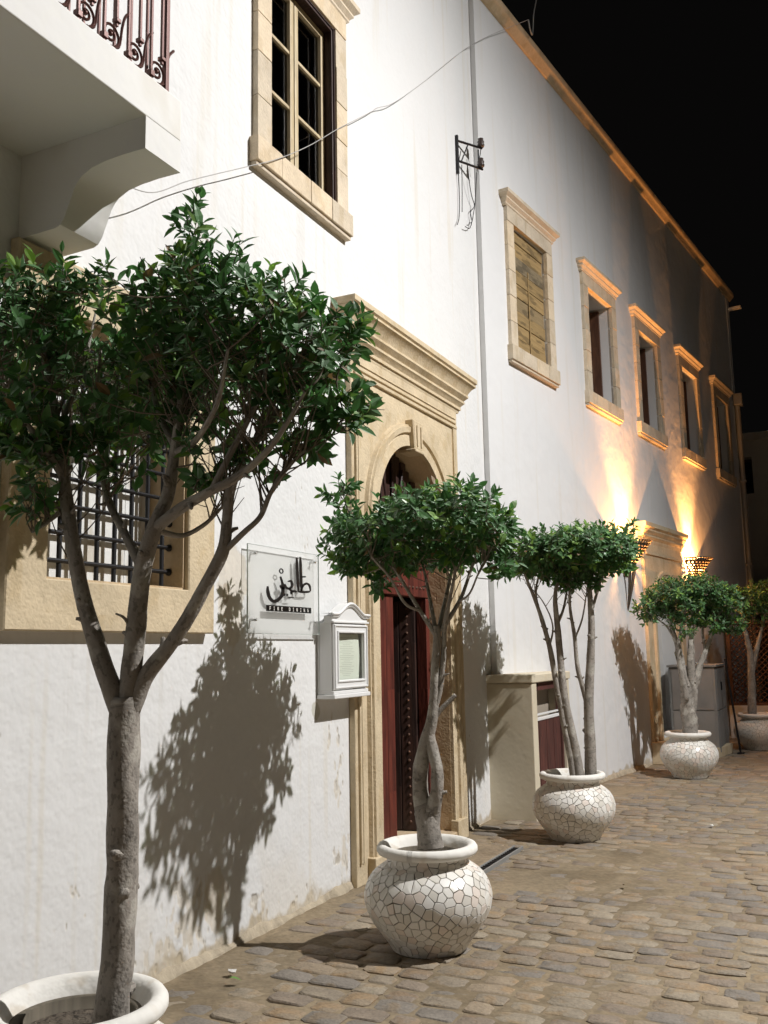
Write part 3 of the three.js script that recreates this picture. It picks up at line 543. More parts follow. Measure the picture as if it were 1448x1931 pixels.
{ // smaller arched doorway between the sconces
  const w = farPlace(sub('stone_doorway', house)), { cx, r, ys } = DOOR2, X0 = 4.68, X1 = 6.52;
  w.userData.label = 'small walled-up stone doorway between the two sconces';
  const s = rectPath(X0, X1, 0.0, 3.12); s.holes.push(archPath(cx, r, 0.31, ys));
  part('surround', extr(s, 0.001, 0.05, 24, 0.004), M.stone, w);
  part('arch_moulding', archRing(cx, ys, [[r, 0.045], [r, 0.07], [r + 0.06, 0.07], [r + 0.066, 0.085], [r + 0.12, 0.085], [r + 0.13, 0.048]], 0, Math.PI, 24, 1.74), M.stone, w);
  part('panel_moulding', bx(cx - 0.85, cx + 0.85, 2.93, 2.965, 0.045, 0.07, 0.006), M.stone, w);
  const c = 3.10; part('cornice', moulding(X0, X1, [[0.05, c], [0.06, c + 0.03], [0.06, c + 0.05], [0.09, c + 0.09], [0.09, c + 0.11], [0.08, c + 0.115], [0.12, c + 0.17], [0.12, c + 0.19], [0.15, c + 0.22], [0.15, c + 0.28], [0, c + 0.3]], -0.02), M.stone, w);
  part('infill', bx(cx - r - 0.02, cx + r + 0.02, 0.25, ys + r + 0.02, -0.30, -0.22, 0), M.plaster, w);
  part('step', bx(X0 - 0.02, X1 + 0.02, 0.0, 0.30, 0.002, 0.36, 0.012), M.stone, w); part('step', bx(X0 - 0.02, X1 + 0.02, 0.0, 0.15, 0.362, 0.64, 0.012), M.stone, w);
}

// ---------------------------------------------------------------- things on and against the house
{ // plastered meter cupboard built against the wall
  const w = thing('masonry_cupboard', 'low cream plastered cupboard with a red plank door against the wall', 'cupboard', [8.85, -0.05, 0]);
  const pm = tint(M.smoothPlaster, 0.84, 0.76, 0.60), D = 0.46, W = 1.35;
  part('side_wall', bx(0, 0.15, -0.03, 1.33, -0.02, D, 0.012), pm, w); part('side_wall', bx(W - 0.2, W, -0.03, 1.33, -0.02, D, 0.012), pm, w);
  part('top_slab', bx(-0.012, W + 0.012, 1.332, 1.415, -0.02, D + 0.012, 0.012), pm, w); part('back', bx(0.15, W - 0.2, 0, 1.33, 0.26, 0.28, 0), M.room, w);
  const d = sub('door', w), A = 0.152, B = W - 0.202, pw = (B - A - 0.10) / 7;
  part('frame', merge([bx(A, A + 0.05, 0.02, 1.328, D - 0.09, D - 0.03, 0.004), bx(B - 0.05, B, 0.02, 1.328, D - 0.09, D - 0.03, 0.004), bx(A + 0.05, B - 0.05, 1.25, 1.328, D - 0.09, D - 0.031, 0.004)]), M.oldRedWood, d);
  for (let k = 0; k < 7; k++) part('plank', bx(A + 0.05 + k * pw + 0.002, A + 0.05 + (k + 1) * pw - 0.002, 0.04, 0.95, D - 0.085, D - 0.05 + (k % 2) * 0.004, 0.004), M.oldRedWood, d);
  part('white_bar', bx(A + 0.05, B - 0.05, 0.955, 0.985, D - 0.085, D - 0.04, 0.004), M.whitePaint, d); part('white_bar', bx(A + 0.05, B - 0.05, 1.005, 1.02, D - 0.085, D - 0.045, 0.003), M.whitePaint, d);
}
function sconce(u, label) { // flared lantern of pierced sheet metal on two tapering straps
  const p = farWorld(u, 2.10, 0), w = thing('wall_sconce', label, 'wall lamp', [p.x, p.y, p.z], -BEND, 'pierced metal sconces');
  const shell = std({ color: C(0.10, 0.075, 0.055), roughness: 0.45, metalness: 0.4, side: THREE.DoubleSide });
  const RT = 0.36, RB = 0.13, YT = 0.93, YB = 0.62, A0 = 0.0, A1 = Math.PI;
  // the bowl is a half cone: a flat sheet with punched holes, bent round
  const H = YT - YB, bits = [];
  const bend = (s, v) => { const r = mix(RB, RT, v), t = mix(A0, A1, s); return [-r * Math.cos(t), YB + H * v, 0.015 + r * Math.sin(t)]; };
  const quad = (s0, s1, v0, v1) => bits.push(bend(s0, v0), bend(s1, v0), bend(s1, v1), bend(s0, v0), bend(s1, v1), bend(s0, v1));
  const cell = (s0, s1, v0, v1, f) => { // a patch of sheet round one punched hole
    const cs = (s0 + s1) / 2, cv = (v0 + v1) / 2, n = 8, out = [], inn = [];
    for (let k = 0; k < n; k++) { const a = (k + 0.5) / n * Math.PI * 2, c = Math.cos(a), q = Math.sin(a), m = 1 / Math.max(Math.abs(c), Math.abs(q)); out.push([cs + (s1 - s0) / 2 * c * m, cv + (v1 - v0) / 2 * q * m]); inn.push([cs + (s1 - s0) / 2 * c * f, cv + (v1 - v0) / 2 * q * f]); }
    for (let k = 0; k < n; k++) { const j = (k + 1) % n; bits.push(bend(...out[k]), bend(...out[j]), bend(...inn[j]), bend(...out[k]), bend(...inn[j]), bend(...inn[k])); }
    for (const [a, b] of [[s0, v0], [s1, v0], [s1, v1], [s0, v1]]) { const near = out.map((p, i) => [Math.hypot((p[0] - a) / (s1 - s0), (p[1] - b) / (v1 - v0)), i]).sort((p, q) => p[0] - q[0]); bits.push(bend(a, b), bend(...out[near[0][1]]), bend(...out[near[1][1]])); }
  };
  const NC = 16; for (let j = 0; j < 6; j++) { const v0 = 0.04 + j * 0.13, v1 = v0 + 0.13; for (let i = 0; i <= NC; i++) { const s0 = (i - (j % 2) * 0.5) / NC, s1 = s0 + 1 / NC; if (s0 < 0) quad(0, s1, v0, v1); else if (s1 > 1.001) { if (s0 < 0.999) quad(s0, 1, v0, v1); } else cell(s0, s1, v0, v1, 0.48); } }
  for (let i = 0; i < 24; i++) { quad(i / 24, (i + 1) / 24, 0, 0.04); quad(i / 24, (i + 1) / 24, 0.82, 0.86); cell(i / 24, (i + 1) / 24, 0.86, 0.98, 0.58); quad(i / 24, (i + 1) / 24, 0.98, 1); }
  part('pierced_bowl', boxUV(soup(bits, 0)), shell, w);
  part('bowl_rim', tube(Array.from({ length: 17 }, (_, i) => { const t = Math.PI * i / 16; return [-RT * Math.cos(t), YT, 0.015 + RT * Math.sin(t), 0.008]; }), 6, 2), shell, w);
  part('bowl_floor', (() => { const t = []; for (let i = 0; i < 16; i++) { const a = Math.PI * i / 16, b = Math.PI * (i + 1) / 16; t.push([0, YB, 0.012], [-RB * Math.cos(b), YB, 0.015 + RB * Math.sin(b)], [-RB * Math.cos(a), YB, 0.015 + RB * Math.sin(a)]); } return boxUV(soup(t, 0)); })(), shell, w);
  for (const s of [-1, 1]) part('strap', tube([[s * RB * 0.85, YB, 0.10, 0.026], [s * 0.06, 0.38, 0.075, 0.020], [s * 0.015, 0.12, 0.035, 0.011], [0, 0.0, 0.012, 0.004]], 6, 4), shell, w);
  part('wall_plate', bx(-0.09, 0.09, 0.46, 0.75, 0.0, 0.012, 0.004), shell, w);
  const bulb = part('bulb', new THREE.SphereGeometry(0.032, 10, 8), std({ color: C(0.9, 0.8, 0.6), emissive: C(1, 0.62, 0.26), emissiveIntensity: 14 }), w); bulb.position.set(0, 0.74, 0.17);
  const warm = C(1.0, 0.42, 0.12);
  const up = new THREE.SpotLight(warm, 42, 0, 0.62, 0.5, 2); up.position.set(0, 0.82, 0.20); up.target.position.set(0, 5.0, 0.18); up.castShadow = true; up.shadow.radius = 0.8; w.add(up, up.target);
  const pt = new THREE.PointLight(warm, 20, 0, 2); pt.position.set(0, 0.74, 0.17); pt.castShadow = true; pt.shadow.radius = 1.0; w.add(pt);
  return w;
}
sconce(3.98, 'lit pierced metal wall lamp between the boarded window and small doorway');
sconce(7.17, 'lit pierced metal wall lamp past the small stone doorway');

{ // clear sign on stand-offs
  const w = thing('restaurant_sign', 'clear acrylic sign with black Arabic lettering on the white wall', 'sign', [0, 0, 0]);
  const X0 = 4.66, X1 = 5.50, Y0 = 1.728, Y1 = 2.258, z = 0.034;
  { const g = new THREE.PlaneGeometry(X1 - X0, Y1 - Y0); g.translate((X0 + X1) / 2, (Y0 + Y1) / 2, z + 0.0015); part('pane', g, M.acrylic, w); }
  part('pane_edge', merge([bx(X0 - 0.003, X0 - 0.0005, Y0 - 0.003, Y1 + 0.003, z - 0.003, z + 0.006, 0), bx(X1 + 0.0005, X1 + 0.003, Y0 - 0.003, Y1 + 0.003, z - 0.003, z + 0.006, 0), bx(X0, X1, Y1 + 0.0005, Y1 + 0.003, z - 0.003, z + 0.006, 0), bx(X0, X1, Y0 - 0.003, Y0 - 0.0005, z - 0.003, z + 0.006, 0)]), std({ color: C(0.42, 0.47, 0.44), roughness: 0.2 }), w);
  for (const [x, y] of [[X0 + 0.08, Y0 + 0.08], [X1 - 0.05, Y0 + 0.08], [X1 - 0.05, Y1 - 0.05], [X0 + 0.08, Y1 - 0.05]]) part('stand_off', merge([bar([x, y, -0.005], [x, y, z + 0.012], 0.009, 8), bx(x - 0.02, x + 0.012, y - 0.005, y + 0.005, z + 0.004, z + 0.010, 0.002)]), M.steel, w);
  const strokes = [[0.0075, [5.214, 2.219], [5.224, 2.108], [5.236, 1.998]], [0.0075, [5.26, 2.227], [5.266, 2.111], [5.274, 2.004]], [0.006, [5.236, 2.0], [5.30, 2.0], [5.385, 2.007]], [0.0055, [5.269, 2.004], [5.29, 2.039], [5.338, 2.058], [5.378, 2.044], [5.388, 2.01]],
    [0.004, [5.254, 2.097], [5.33, 2.102]], [0.006, [5.211, 1.997], [5.171, 1.999], [5.135, 1.989]], [0.006, [5.107, 2.059], [5.147, 2.061], [5.158, 2.036], [5.13, 2.01], [5.171, 1.997]], [0.006, [5.135, 2.018], [5.107, 2.013], [5.083, 2.02], [5.067, 2.04]],
    [0.0065, [5.058, 1.972], [5.076, 1.973]], [0.0065, [5.088, 1.972], [5.106, 1.972]], [0.0065, [5.138, 1.984], [5.158, 1.985]], [0.003, [5.106, 1.957], [5.178, 1.96]],
    [0.0085, [5.018, 2.084], [5.044, 2.03], [5.043, 1.98], [4.997, 1.941], [4.936, 1.926], [4.891, 1.949], [4.872, 1.988], [4.872, 2.015]], [0.0065, [5.012, 2.028], [5.036, 2.013], [5.067, 2.011]]];
  const letter = ([h0, ...pts]) => { const hw = h0 * 1.25; // flat cut-out stroke, 4 mm thick
    const cv = new THREE.CatmullRomCurve3(pts.map(([a, b]) => V(a, b, 0))), n = pts.length * 6, L = [], R = [];
    for (let i = 0; i <= n; i++) { const p = cv.getPoint(i / n), t = cv.getTangent(i / n), e = Math.min(1, 0.45 + 3 * Math.min(i, n - i) / n); L.push([p.x - t.y * hw * e * 1.7, p.y + t.x * hw * e]); R.push([p.x + t.y * hw * e * 1.7, p.y - t.x * hw * e]); }
    const T = [], a = z + 0.0035, b = z + 0.008, q = (A, B, Cc, D) => T.push(A, B, Cc, A, Cc, D);
    for (let i = 0; i < n; i++) { const l0 = L[i], l1 = L[i + 1], r0 = R[i], r1 = R[i + 1]; q([...r0, b], [...r1, b], [...l1, b], [...l0, b]); q([...l0, a], [...l1, a], [...r1, a], [...r0, a]); q([...l0, b], [...l1, b], [...l1, a], [...l0, a]); q([...r0, a], [...r1, a], [...r1, b], [...r0, b]); }
    q([...R[0], a], [...R[0], b], [...L[0], b], [...L[0], a]); q([...L[n], a], [...L[n], b], [...R[n], b], [...R[n], a]);
    return boxUV(soup(T, 20));
  };
  const ring = new THREE.TorusGeometry(0.014, 0.0042, 5, 16); ring.scale(1.5, 1, 1); ring.translate(5.027, 2.119, z + 0.006);
  const ink = std({ color: C(0.015, 0.014, 0.014), roughness: 0.35 });
  part('lettering', merge([...strokes.map(letter), boxUV(ring)]), ink, w);
  const cv = document.createElement('canvas'); cv.width = 768; cv.height = 56; const c2 = cv.getContext('2d'); c2.fillStyle = '#0b0a0a'; c2.fillRect(0, 0, 768, 56); c2.fillStyle = '#eceae4'; c2.font = 'bold 46px monospace'; c2.textBaseline = 'middle';
  const word = 'FINE DINING'; for (let i = 0; i < word.length; i++) c2.fillText(word[i], 38 + i * 65.5, 29);
  const ct = new THREE.CanvasTexture(cv); ct.colorSpace = THREE.SRGBColorSpace; ct.magFilter = THREE.LinearFilter;
  const pg = new THREE.PlaneGeometry(0.532, 0.037); pg.translate(5.124, 1.882, z + 0.0095);
  part('caption', pg, std({ map: ct, roughness: 0.4 }), w); part('caption_bar', bx(4.858, 5.390, 1.8636, 1.9004, z + 0.0035, z + 0.0088, 0), ink, w);
}
{ // menu display case
  const w = thing('menu_case', 'white wooden menu display case with arched top beside the doorway', 'display case', [5.535, 1.33, 0]), W = 0.50, H = 0.475, D = 0.112, m = M.whitePaint;
  part('back', bx(0, W, 0, H, 0.002, 0.02, 0.002), m, w);
  part('side', bx(0, 0.018, 0, H, 0.021, D, 0.003), m, w); part('side', bx(W - 0.018, W, 0, H, 0.021, D, 0.003), m, w);
  part('base', bx(-0.012, W + 0.012, -0.03, -0.001, 0.002, D + 0.03, 0.006), m, w); part('base_bead', bx(-0.002, W + 0.002, -0.001, 0.022, 0.003, D + 0.018, 0.005), m, w);
  part('top', bx(0.0185, W - 0.0185, H - 0.016, H, 0.021, D, 0.002), m, w);
  const d = sub('door', w), a = 0.005, b = W - 0.005, y0 = 0.03, y1 = H - 0.008, f = 0.062;
  const fs = rectPath(a, b, y0, y1); fs.holes.push(rectPath(a + f, b - f, y0 + f, y1 - f, THREE.Path)); part('frame', extr(fs, D + 0.001, D + 0.018, 4, 0.004), m, d);
  const bead = (i, z, t) => { const s = rectPath(a + i, b - i, y0 + i, y1 - i); s.holes.push(rectPath(a + i + t, b - i - t, y0 + i + t, y1 - i - t, THREE.Path)); return extr(s, z, z + 0.009, 4, 0.003); };
  part('frame_bead', merge([bead(0.046, D + 0.0175, 0.014), bead(0.006, D + 0.0175, 0.012)]), m, d);
  { const g = new THREE.PlaneGeometry(b - a - 2 * f + 0.008, y1 - y0 - 2 * f + 0.008); g.translate((a + b) / 2, (y0 + y1) / 2, D + 0.004); part('pane', g, M.glass, d); }
  const cvp = document.createElement('canvas'); cvp.width = 256; cvp.height = 340; const c = cvp.getContext('2d'); c.fillStyle = '#e3e4d6'; c.fillRect(0, 0, 256, 340); reseed(5); c.fillStyle = 'rgba(120,118,105,0.35)';
  for (let k = 0; k < 22; k++) { const l = rr(60, 150); c.fillRect(128 - l / 2, 24 + k * 13.5, l, 3); }
  const tx = new THREE.CanvasTexture(cvp); tx.colorSpace = THREE.SRGBColorSpace; tx.magFilter = THREE.LinearFilter;
  const pg = new THREE.PlaneGeometry(0.37, 0.31, 10, 8), pp = pg.attributes.position; for (let i = 0; i < pp.count; i++) pp.setZ(i, 0.004 * Math.sin(pp.getX(i) * 14) + 0.003 * Math.cos(pp.getY(i) * 17)); pg.computeVertexNormals(); pg.translate(W / 2, 0.245, 0.092);
  part('menu_sheet', pg, std({ map: tx, roughness: 0.8, side: THREE.DoubleSide }), w);
  part('cork_backing', bx(0.018, W - 0.018, 0.001, H - 0.017, 0.0205, 0.027, 0), std({ color: C(0.30, 0.235, 0.14), roughness: 0.95 }), w);
  // arched pediment
  const s = new THREE.Shape(), top = (x) => 0.045 + 0.075 * Math.pow(Math.max(0, Math.cos((x - W / 2) / (W / 2) * Math.PI * 0.62)), 1.6); s.moveTo(-0.01, H); s.lineTo(W + 0.01, H); for (let i = 0; i <= 24; i++) { const x = W + 0.01 - (W + 0.02) * i / 24; s.lineTo(x, H + top(x)); } s.closePath();
  part('pediment', extr(s, 0.06, D + 0.012, 4, 0.003), m, w);
  const cap = []; for (const [o, zz, r] of [[0.012, D + 0.022, 0.012], [-0.004, D + 0.018, 0.007]]) cap.push(tube(Array.from({ length: 21 }, (_, i) => { const x = -0.025 + (W + 0.05) * i / 20; return [x, H + top(x) + o, zz, r]; }), 8, 2));
  cap.push((() => { const t = []; for (let i = 0; i < 24; i++) { const x0 = -0.03 + (W + 0.06) * i / 24, x1 = -0.03 + (W + 0.06) * (i + 1) / 24, A = H + top(x0) + 0.018, B = H + top(x1) + 0.018; t.push([x0, A, 0.05], [x0, A, D + 0.03], [x1, B, D + 0.03], [x0, A, 0.05], [x1, B, D + 0.03], [x1, B, 0.05], [x0, A - 0.014, 0.05], [x1, B - 0.014, D + 0.03], [x0, A - 0.014, D + 0.03], [x0, A - 0.014, 0.05], [x1, B - 0.014, 0.05], [x1, B - 0.014, D + 0.03], [x0, A, D + 0.03], [x0, A - 0.014, D + 0.03], [x1, B - 0.014, D + 0.03], [x0, A, D + 0.03], [x1, B - 0.014, D + 0.03], [x1, B, D + 0.03]); } return boxUV(soup(t, 30)); })());
  part('pediment_cap', merge(cap.map((g) => boxUV(g))), m, w);
  part('pediment_bead', bx(-0.012, W + 0.012, H - 0.002, H + 0.012, 0.058, D + 0.026, 0.004), m, w);
}
{ // old insulator bracket with cut wires
  const w = thing('insulator_bracket', 'black iron insulator bracket with cut wires near the wall corner', 'bracket', [8.46, 6.56, 0]);
  part('wall_bar', bx(-0.015, 0.015, -0.12, 0.30, 0.0, 0.03, 0.003), M.iron, w);
  part('arm', merge([bar([0, 0.24, 0.02], [0.36, 0.30, 0.16], 0.012), bar([0, 0.02, 0.02], [0.36, 0.06, 0.16], 0.012), bar([0.05, 0.03, 0.04], [0.14, 0.24, 0.08], 0.008), bar([0.30, 0.06, 0.14], [0.30, 0.26, 0.14], 0.008)]), M.iron, w);
  const lg = new THREE.LatheGeometry([[0, 0], [0.032, 0.0], [0.04, 0.02], [0.03, 0.035], [0.038, 0.055], [0.026, 0.075], [0.03, 0.09], [0, 0.10]].map(([a, b]) => new THREE.Vector2(a, b)), 12);
  for (const [x, y] of [[0.33, 0.30], [0.31, 0.065]]) { const m = part('insulator', lg, M.ceramic, w); m.position.set(x, y, 0.16); }
  const wire = (p) => tube(p.map((q) => [...q, 0.0045]), 5, 5);
  part('cut_wire', wire([[0.33, 0.28, 0.16], [0.40, 0.24, 0.12], [0.38, 0.15, 0.1], [0.41, 0.08, 0.08]]), M.iron, w);
  part('cut_wire', wire([[0.12, 0.02, 0.08], [0.22, -0.15, 0.06], [0.30, -0.24, 0.05], [0.40, -0.30, 0.04], [0.30, -0.42, 0.03], [0.34, -0.50, 0.03], [0.24, -0.56, 0.03]]), M.iron, w);
  part('cut_wire', wire([[0.28, 0.0, 0.12], [0.34, -0.2, 0.08], [0.37, -0.34, 0.05], [0.27, -0.60, 0.03], [0.10, -0.66, 0.04]]), M.iron, w);
  part('cut_wire', wire([[0.0, -0.1, 0.02], [0.01, -0.4, 0.02], [-0.02, -0.62, 0.02], [-0.10, -0.72, 0.03]]), M.iron, w);
  part('cut_wire', wire([[0.06, 0.0, 0.04], [0.07, -0.3, 0.03], [0.05, -0.52, 0.03]]), M.iron, w);
}
{ // slack cable from the eaves; its wall run partly stands in for a wire shadow
  const w = thing('cable_and_shadow_line', 'slack grey cable from the roof edge to the balcony, partly standing in for a wire shadow', 'cable');
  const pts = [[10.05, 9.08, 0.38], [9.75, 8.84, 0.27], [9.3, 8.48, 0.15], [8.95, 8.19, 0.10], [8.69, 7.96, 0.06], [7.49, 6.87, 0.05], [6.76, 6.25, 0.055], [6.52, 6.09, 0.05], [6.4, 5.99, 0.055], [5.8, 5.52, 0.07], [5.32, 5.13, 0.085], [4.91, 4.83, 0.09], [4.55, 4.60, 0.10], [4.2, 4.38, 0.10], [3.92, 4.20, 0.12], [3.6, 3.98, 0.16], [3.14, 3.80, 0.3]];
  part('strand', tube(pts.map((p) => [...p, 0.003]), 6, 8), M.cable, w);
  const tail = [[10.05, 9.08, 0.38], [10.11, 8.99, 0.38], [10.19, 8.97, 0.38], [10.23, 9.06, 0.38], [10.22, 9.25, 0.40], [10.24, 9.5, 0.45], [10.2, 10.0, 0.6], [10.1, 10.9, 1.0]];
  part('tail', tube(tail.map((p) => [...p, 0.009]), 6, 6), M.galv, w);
}

// ---------------------------------------------------------------- mosaic pots
const POT = [[0.190, 0.0], [0.197, 0.012], [0.235, 0.07], [0.290, 0.14], [0.332, 0.215], [0.346, 0.275], [0.338, 0.335], [0.306, 0.395], [0.255, 0.437], [0.222, 0.456], [0.214, 0.475], [0.214, 0.505]];
const potCurve = new THREE.CatmullRomCurve3(POT.map(([r, y]) => V(r, y, 0)), false, 'centripetal');
const potSamples = potCurve.getSpacedPoints(160), potLen = potCurve.getLength();
const potAt = (s) => { const f = clamp(s / potLen) * 160, i = Math.min(159, Math.floor(f)), p = potSamples[i], q = potSamples[i + 1], t = f - i; return [mix(p.x, q.x, t), mix(p.y, q.y, t)]; };
const potNormal = (s) => { const a = potAt(s - 0.004), b = potAt(s + 0.004), dx = b[0] - a[0], dy = b[1] - a[1], l = Math.hypot(dx, dy) || 1; return [dy / l, -dx / l]; };
const shardGeos = (() => { // broken-tile cells over the belly: Voronoi cells of scattered points, cut apart and shrunk for the grout
  reseed(2024); const S0 = 0.015, S1 = potLen - 0.002, seeds = [];
  for (let tries = 0; tries < 60000 && seeds.length < 440; tries++) {
    const s = rr(S0, S1), r = potAt(s)[0]; if (rnd() > r / 0.346) continue; const a = rr(0, Math.PI * 2), min = rr(0.030, 0.048);
    if (seeds.every((q) => { let da = Math.abs(q.a - a); da = Math.min(da, Math.PI * 2 - da) * r; return Math.hypot(da, q.s - s) > min; })) seeds.push({ s, a, r });
  }
  return seeds.map((p) => {
    let poly = [[-0.09, -0.09], [0.09, -0.09], [0.09, 0.09], [-0.09, 0.09]];
    const cut = (nx, ny, d) => { const out = []; for (let i = 0; i < poly.length; i++) { const A = poly[i], B = poly[(i + 1) % poly.length], fa = A[0] * nx + A[1] * ny - d, fb = B[0] * nx + B[1] * ny - d; if (fa <= 0) out.push(A); if (fa * fb < 0) { const t = fa / (fa - fb); out.push([mix(A[0], B[0], t), mix(A[1], B[1], t)]); } } poly = out; };
    cut(0, 1, S1 - p.s); cut(0, -1, p.s - S0);
    for (const q of seeds) { if (q === p) continue; let da = q.a - p.a; if (da > Math.PI) da -= 2 * Math.PI; if (da < -Math.PI) da += 2 * Math.PI; const dx = da * p.r, dy = q.s - p.s, d = Math.hypot(dx, dy); if (d > 0.18) continue; cut(dx / d, dy / d, d / 2 - 0.0018); if (poly.length < 3) break; }
    // drop slivers of edges
    poly = poly.filter((A, i) => { const B = poly[(i + 1) % poly.length]; return Math.hypot(A[0] - B[0], A[1] - B[1]) > 0.004; });
    if (poly.length < 3) return null;
    const place = ([x, y], h) => { const s = clamp(p.s + y, 0.0, potLen), [r, yy] = potAt(s), n = potNormal(s), a = p.a + x / p.r; return [(r + n[0] * h) * Math.cos(a), yy + n[1] * h, (r + n[0] * h) * Math.sin(a)]; };
    const cx = poly.reduce((m, q) => m + q[0], 0) / poly.length, cy = poly.reduce((m, q) => m + q[1], 0) / poly.length, tl = rr(-0.02, 0.02), tk = rr(-0.02, 0.02), T = [];
    const hi = (q, f) => { const x = mix(cx, q[0], f), y = mix(cy, q[1], f); return place([x, y], 0.0045 + (x - cx) * tl + (y - cy) * tk); };
    const top = poly.map((q) => hi(q, 0.95)), mid = poly.map((q) => place(q, 0.003)), low = poly.map((q) => place(q, -0.004)), c = hi([cx, cy], 0);
    for (let i = 0; i < poly.length; i++) { const k = (i + 1) % poly.length; T.push(c, top[k], top[i], top[i], top[k], mid[k], top[i], mid[k], mid[i], mid[i], mid[k], low[k], mid[i], low[k], low[i]); }
    return { geo: soup(T, 12), tone: Math.floor(rnd() * 6), at: V(...place([cx, cy], 0)) };
  }).filter(Boolean);
})();
function mosaicPot(pos, turn, label, pieces) {
  const w = thing('mosaic_pot', label, 'flower pot', pos, turn, 'mosaic pots along the wall');
  const body = new THREE.LatheGeometry([[0, 0.004], ...POT.map(([r, y]) => [r - 0.002, y]), [0.17, 0.505], [0.17, 0.44], [0, 0.44]].map(([a, b]) => new THREE.Vector2(a, b)), 48);
  part('body', boxUV(body), M.grout, w);
  const rim = new THREE.LatheGeometry([[0.200, 0.498], [0.250, 0.500], [0.270, 0.508], [0.279, 0.523], [0.278, 0.540], [0.268, 0.554], [0.252, 0.560], [0.236, 0.557], [0.224, 0.548], [0.212, 0.53], [0.195, 0.50], [0.180, 0.455]].map(([a, b]) => new THREE.Vector2(a, b)), 56);
  part('rim', (() => { const p = rim.attributes.position, uv = rim.attributes.uv; for (let i = 0; i < p.count; i++) uv.setXY(i, Math.atan2(p.getZ(i), p.getX(i)) * 0.25, p.getY(i) + Math.hypot(p.getX(i), p.getZ(i))); return rim; })(), M.potPlaster, w);
  const soil = new THREE.CircleGeometry(0.195, 32); soil.rotateX(-Math.PI / 2); soil.translate(0, 0.468, 0); part('soil', boxUV(soil), M.soil, w);
  if (pieces) { // the 300 that show largest are parts of their own
    const eye = camera.position.clone().sub(w.position).applyAxisAngle(V(0, 1, 0), -turn), far = shardGeos.map((s) => [s.at.distanceTo(eye), s]).sort((a, b) => a[0] - b[0]);
    far.slice(0, 298).forEach(([, s]) => part('tile', s.geo, M.shard[s.tone], w));
    if (far.length > 298) { const m = part('tiles', merge(far.slice(298).map(([, s]) => boxUV(s.geo.clone()))), M.shard[1], w); m.userData.kind = 'stuff'; }
  }
  else { const m = part('tiles', merge(shardGeos.map((s) => boxUV(s.geo.clone()))), M.shard[1], w); m.userData.kind = 'stuff'; }
  return w;
}
mosaicPot([2.36, 0.0, 0.97], 0.3, 'mosaic pot of the thick-trunked tree below the barred window', false);
mosaicPot([4.95, 0.0, 1.03], 0, 'mosaic pot standing before the carved stone doorway', true);
mosaicPot([8.15, 0.0, 1.00], 2.1, 'mosaic pot beside the cream plastered cupboard', true);
mosaicPot([12.40, 0.0, 1.34], 4.0, 'mosaic pot by the steps of the small stone doorway', true);
mosaicPot([16.0, 0.0, 1.85], 5.2, 'mosaic pot in the dark before the lattice fence', false);
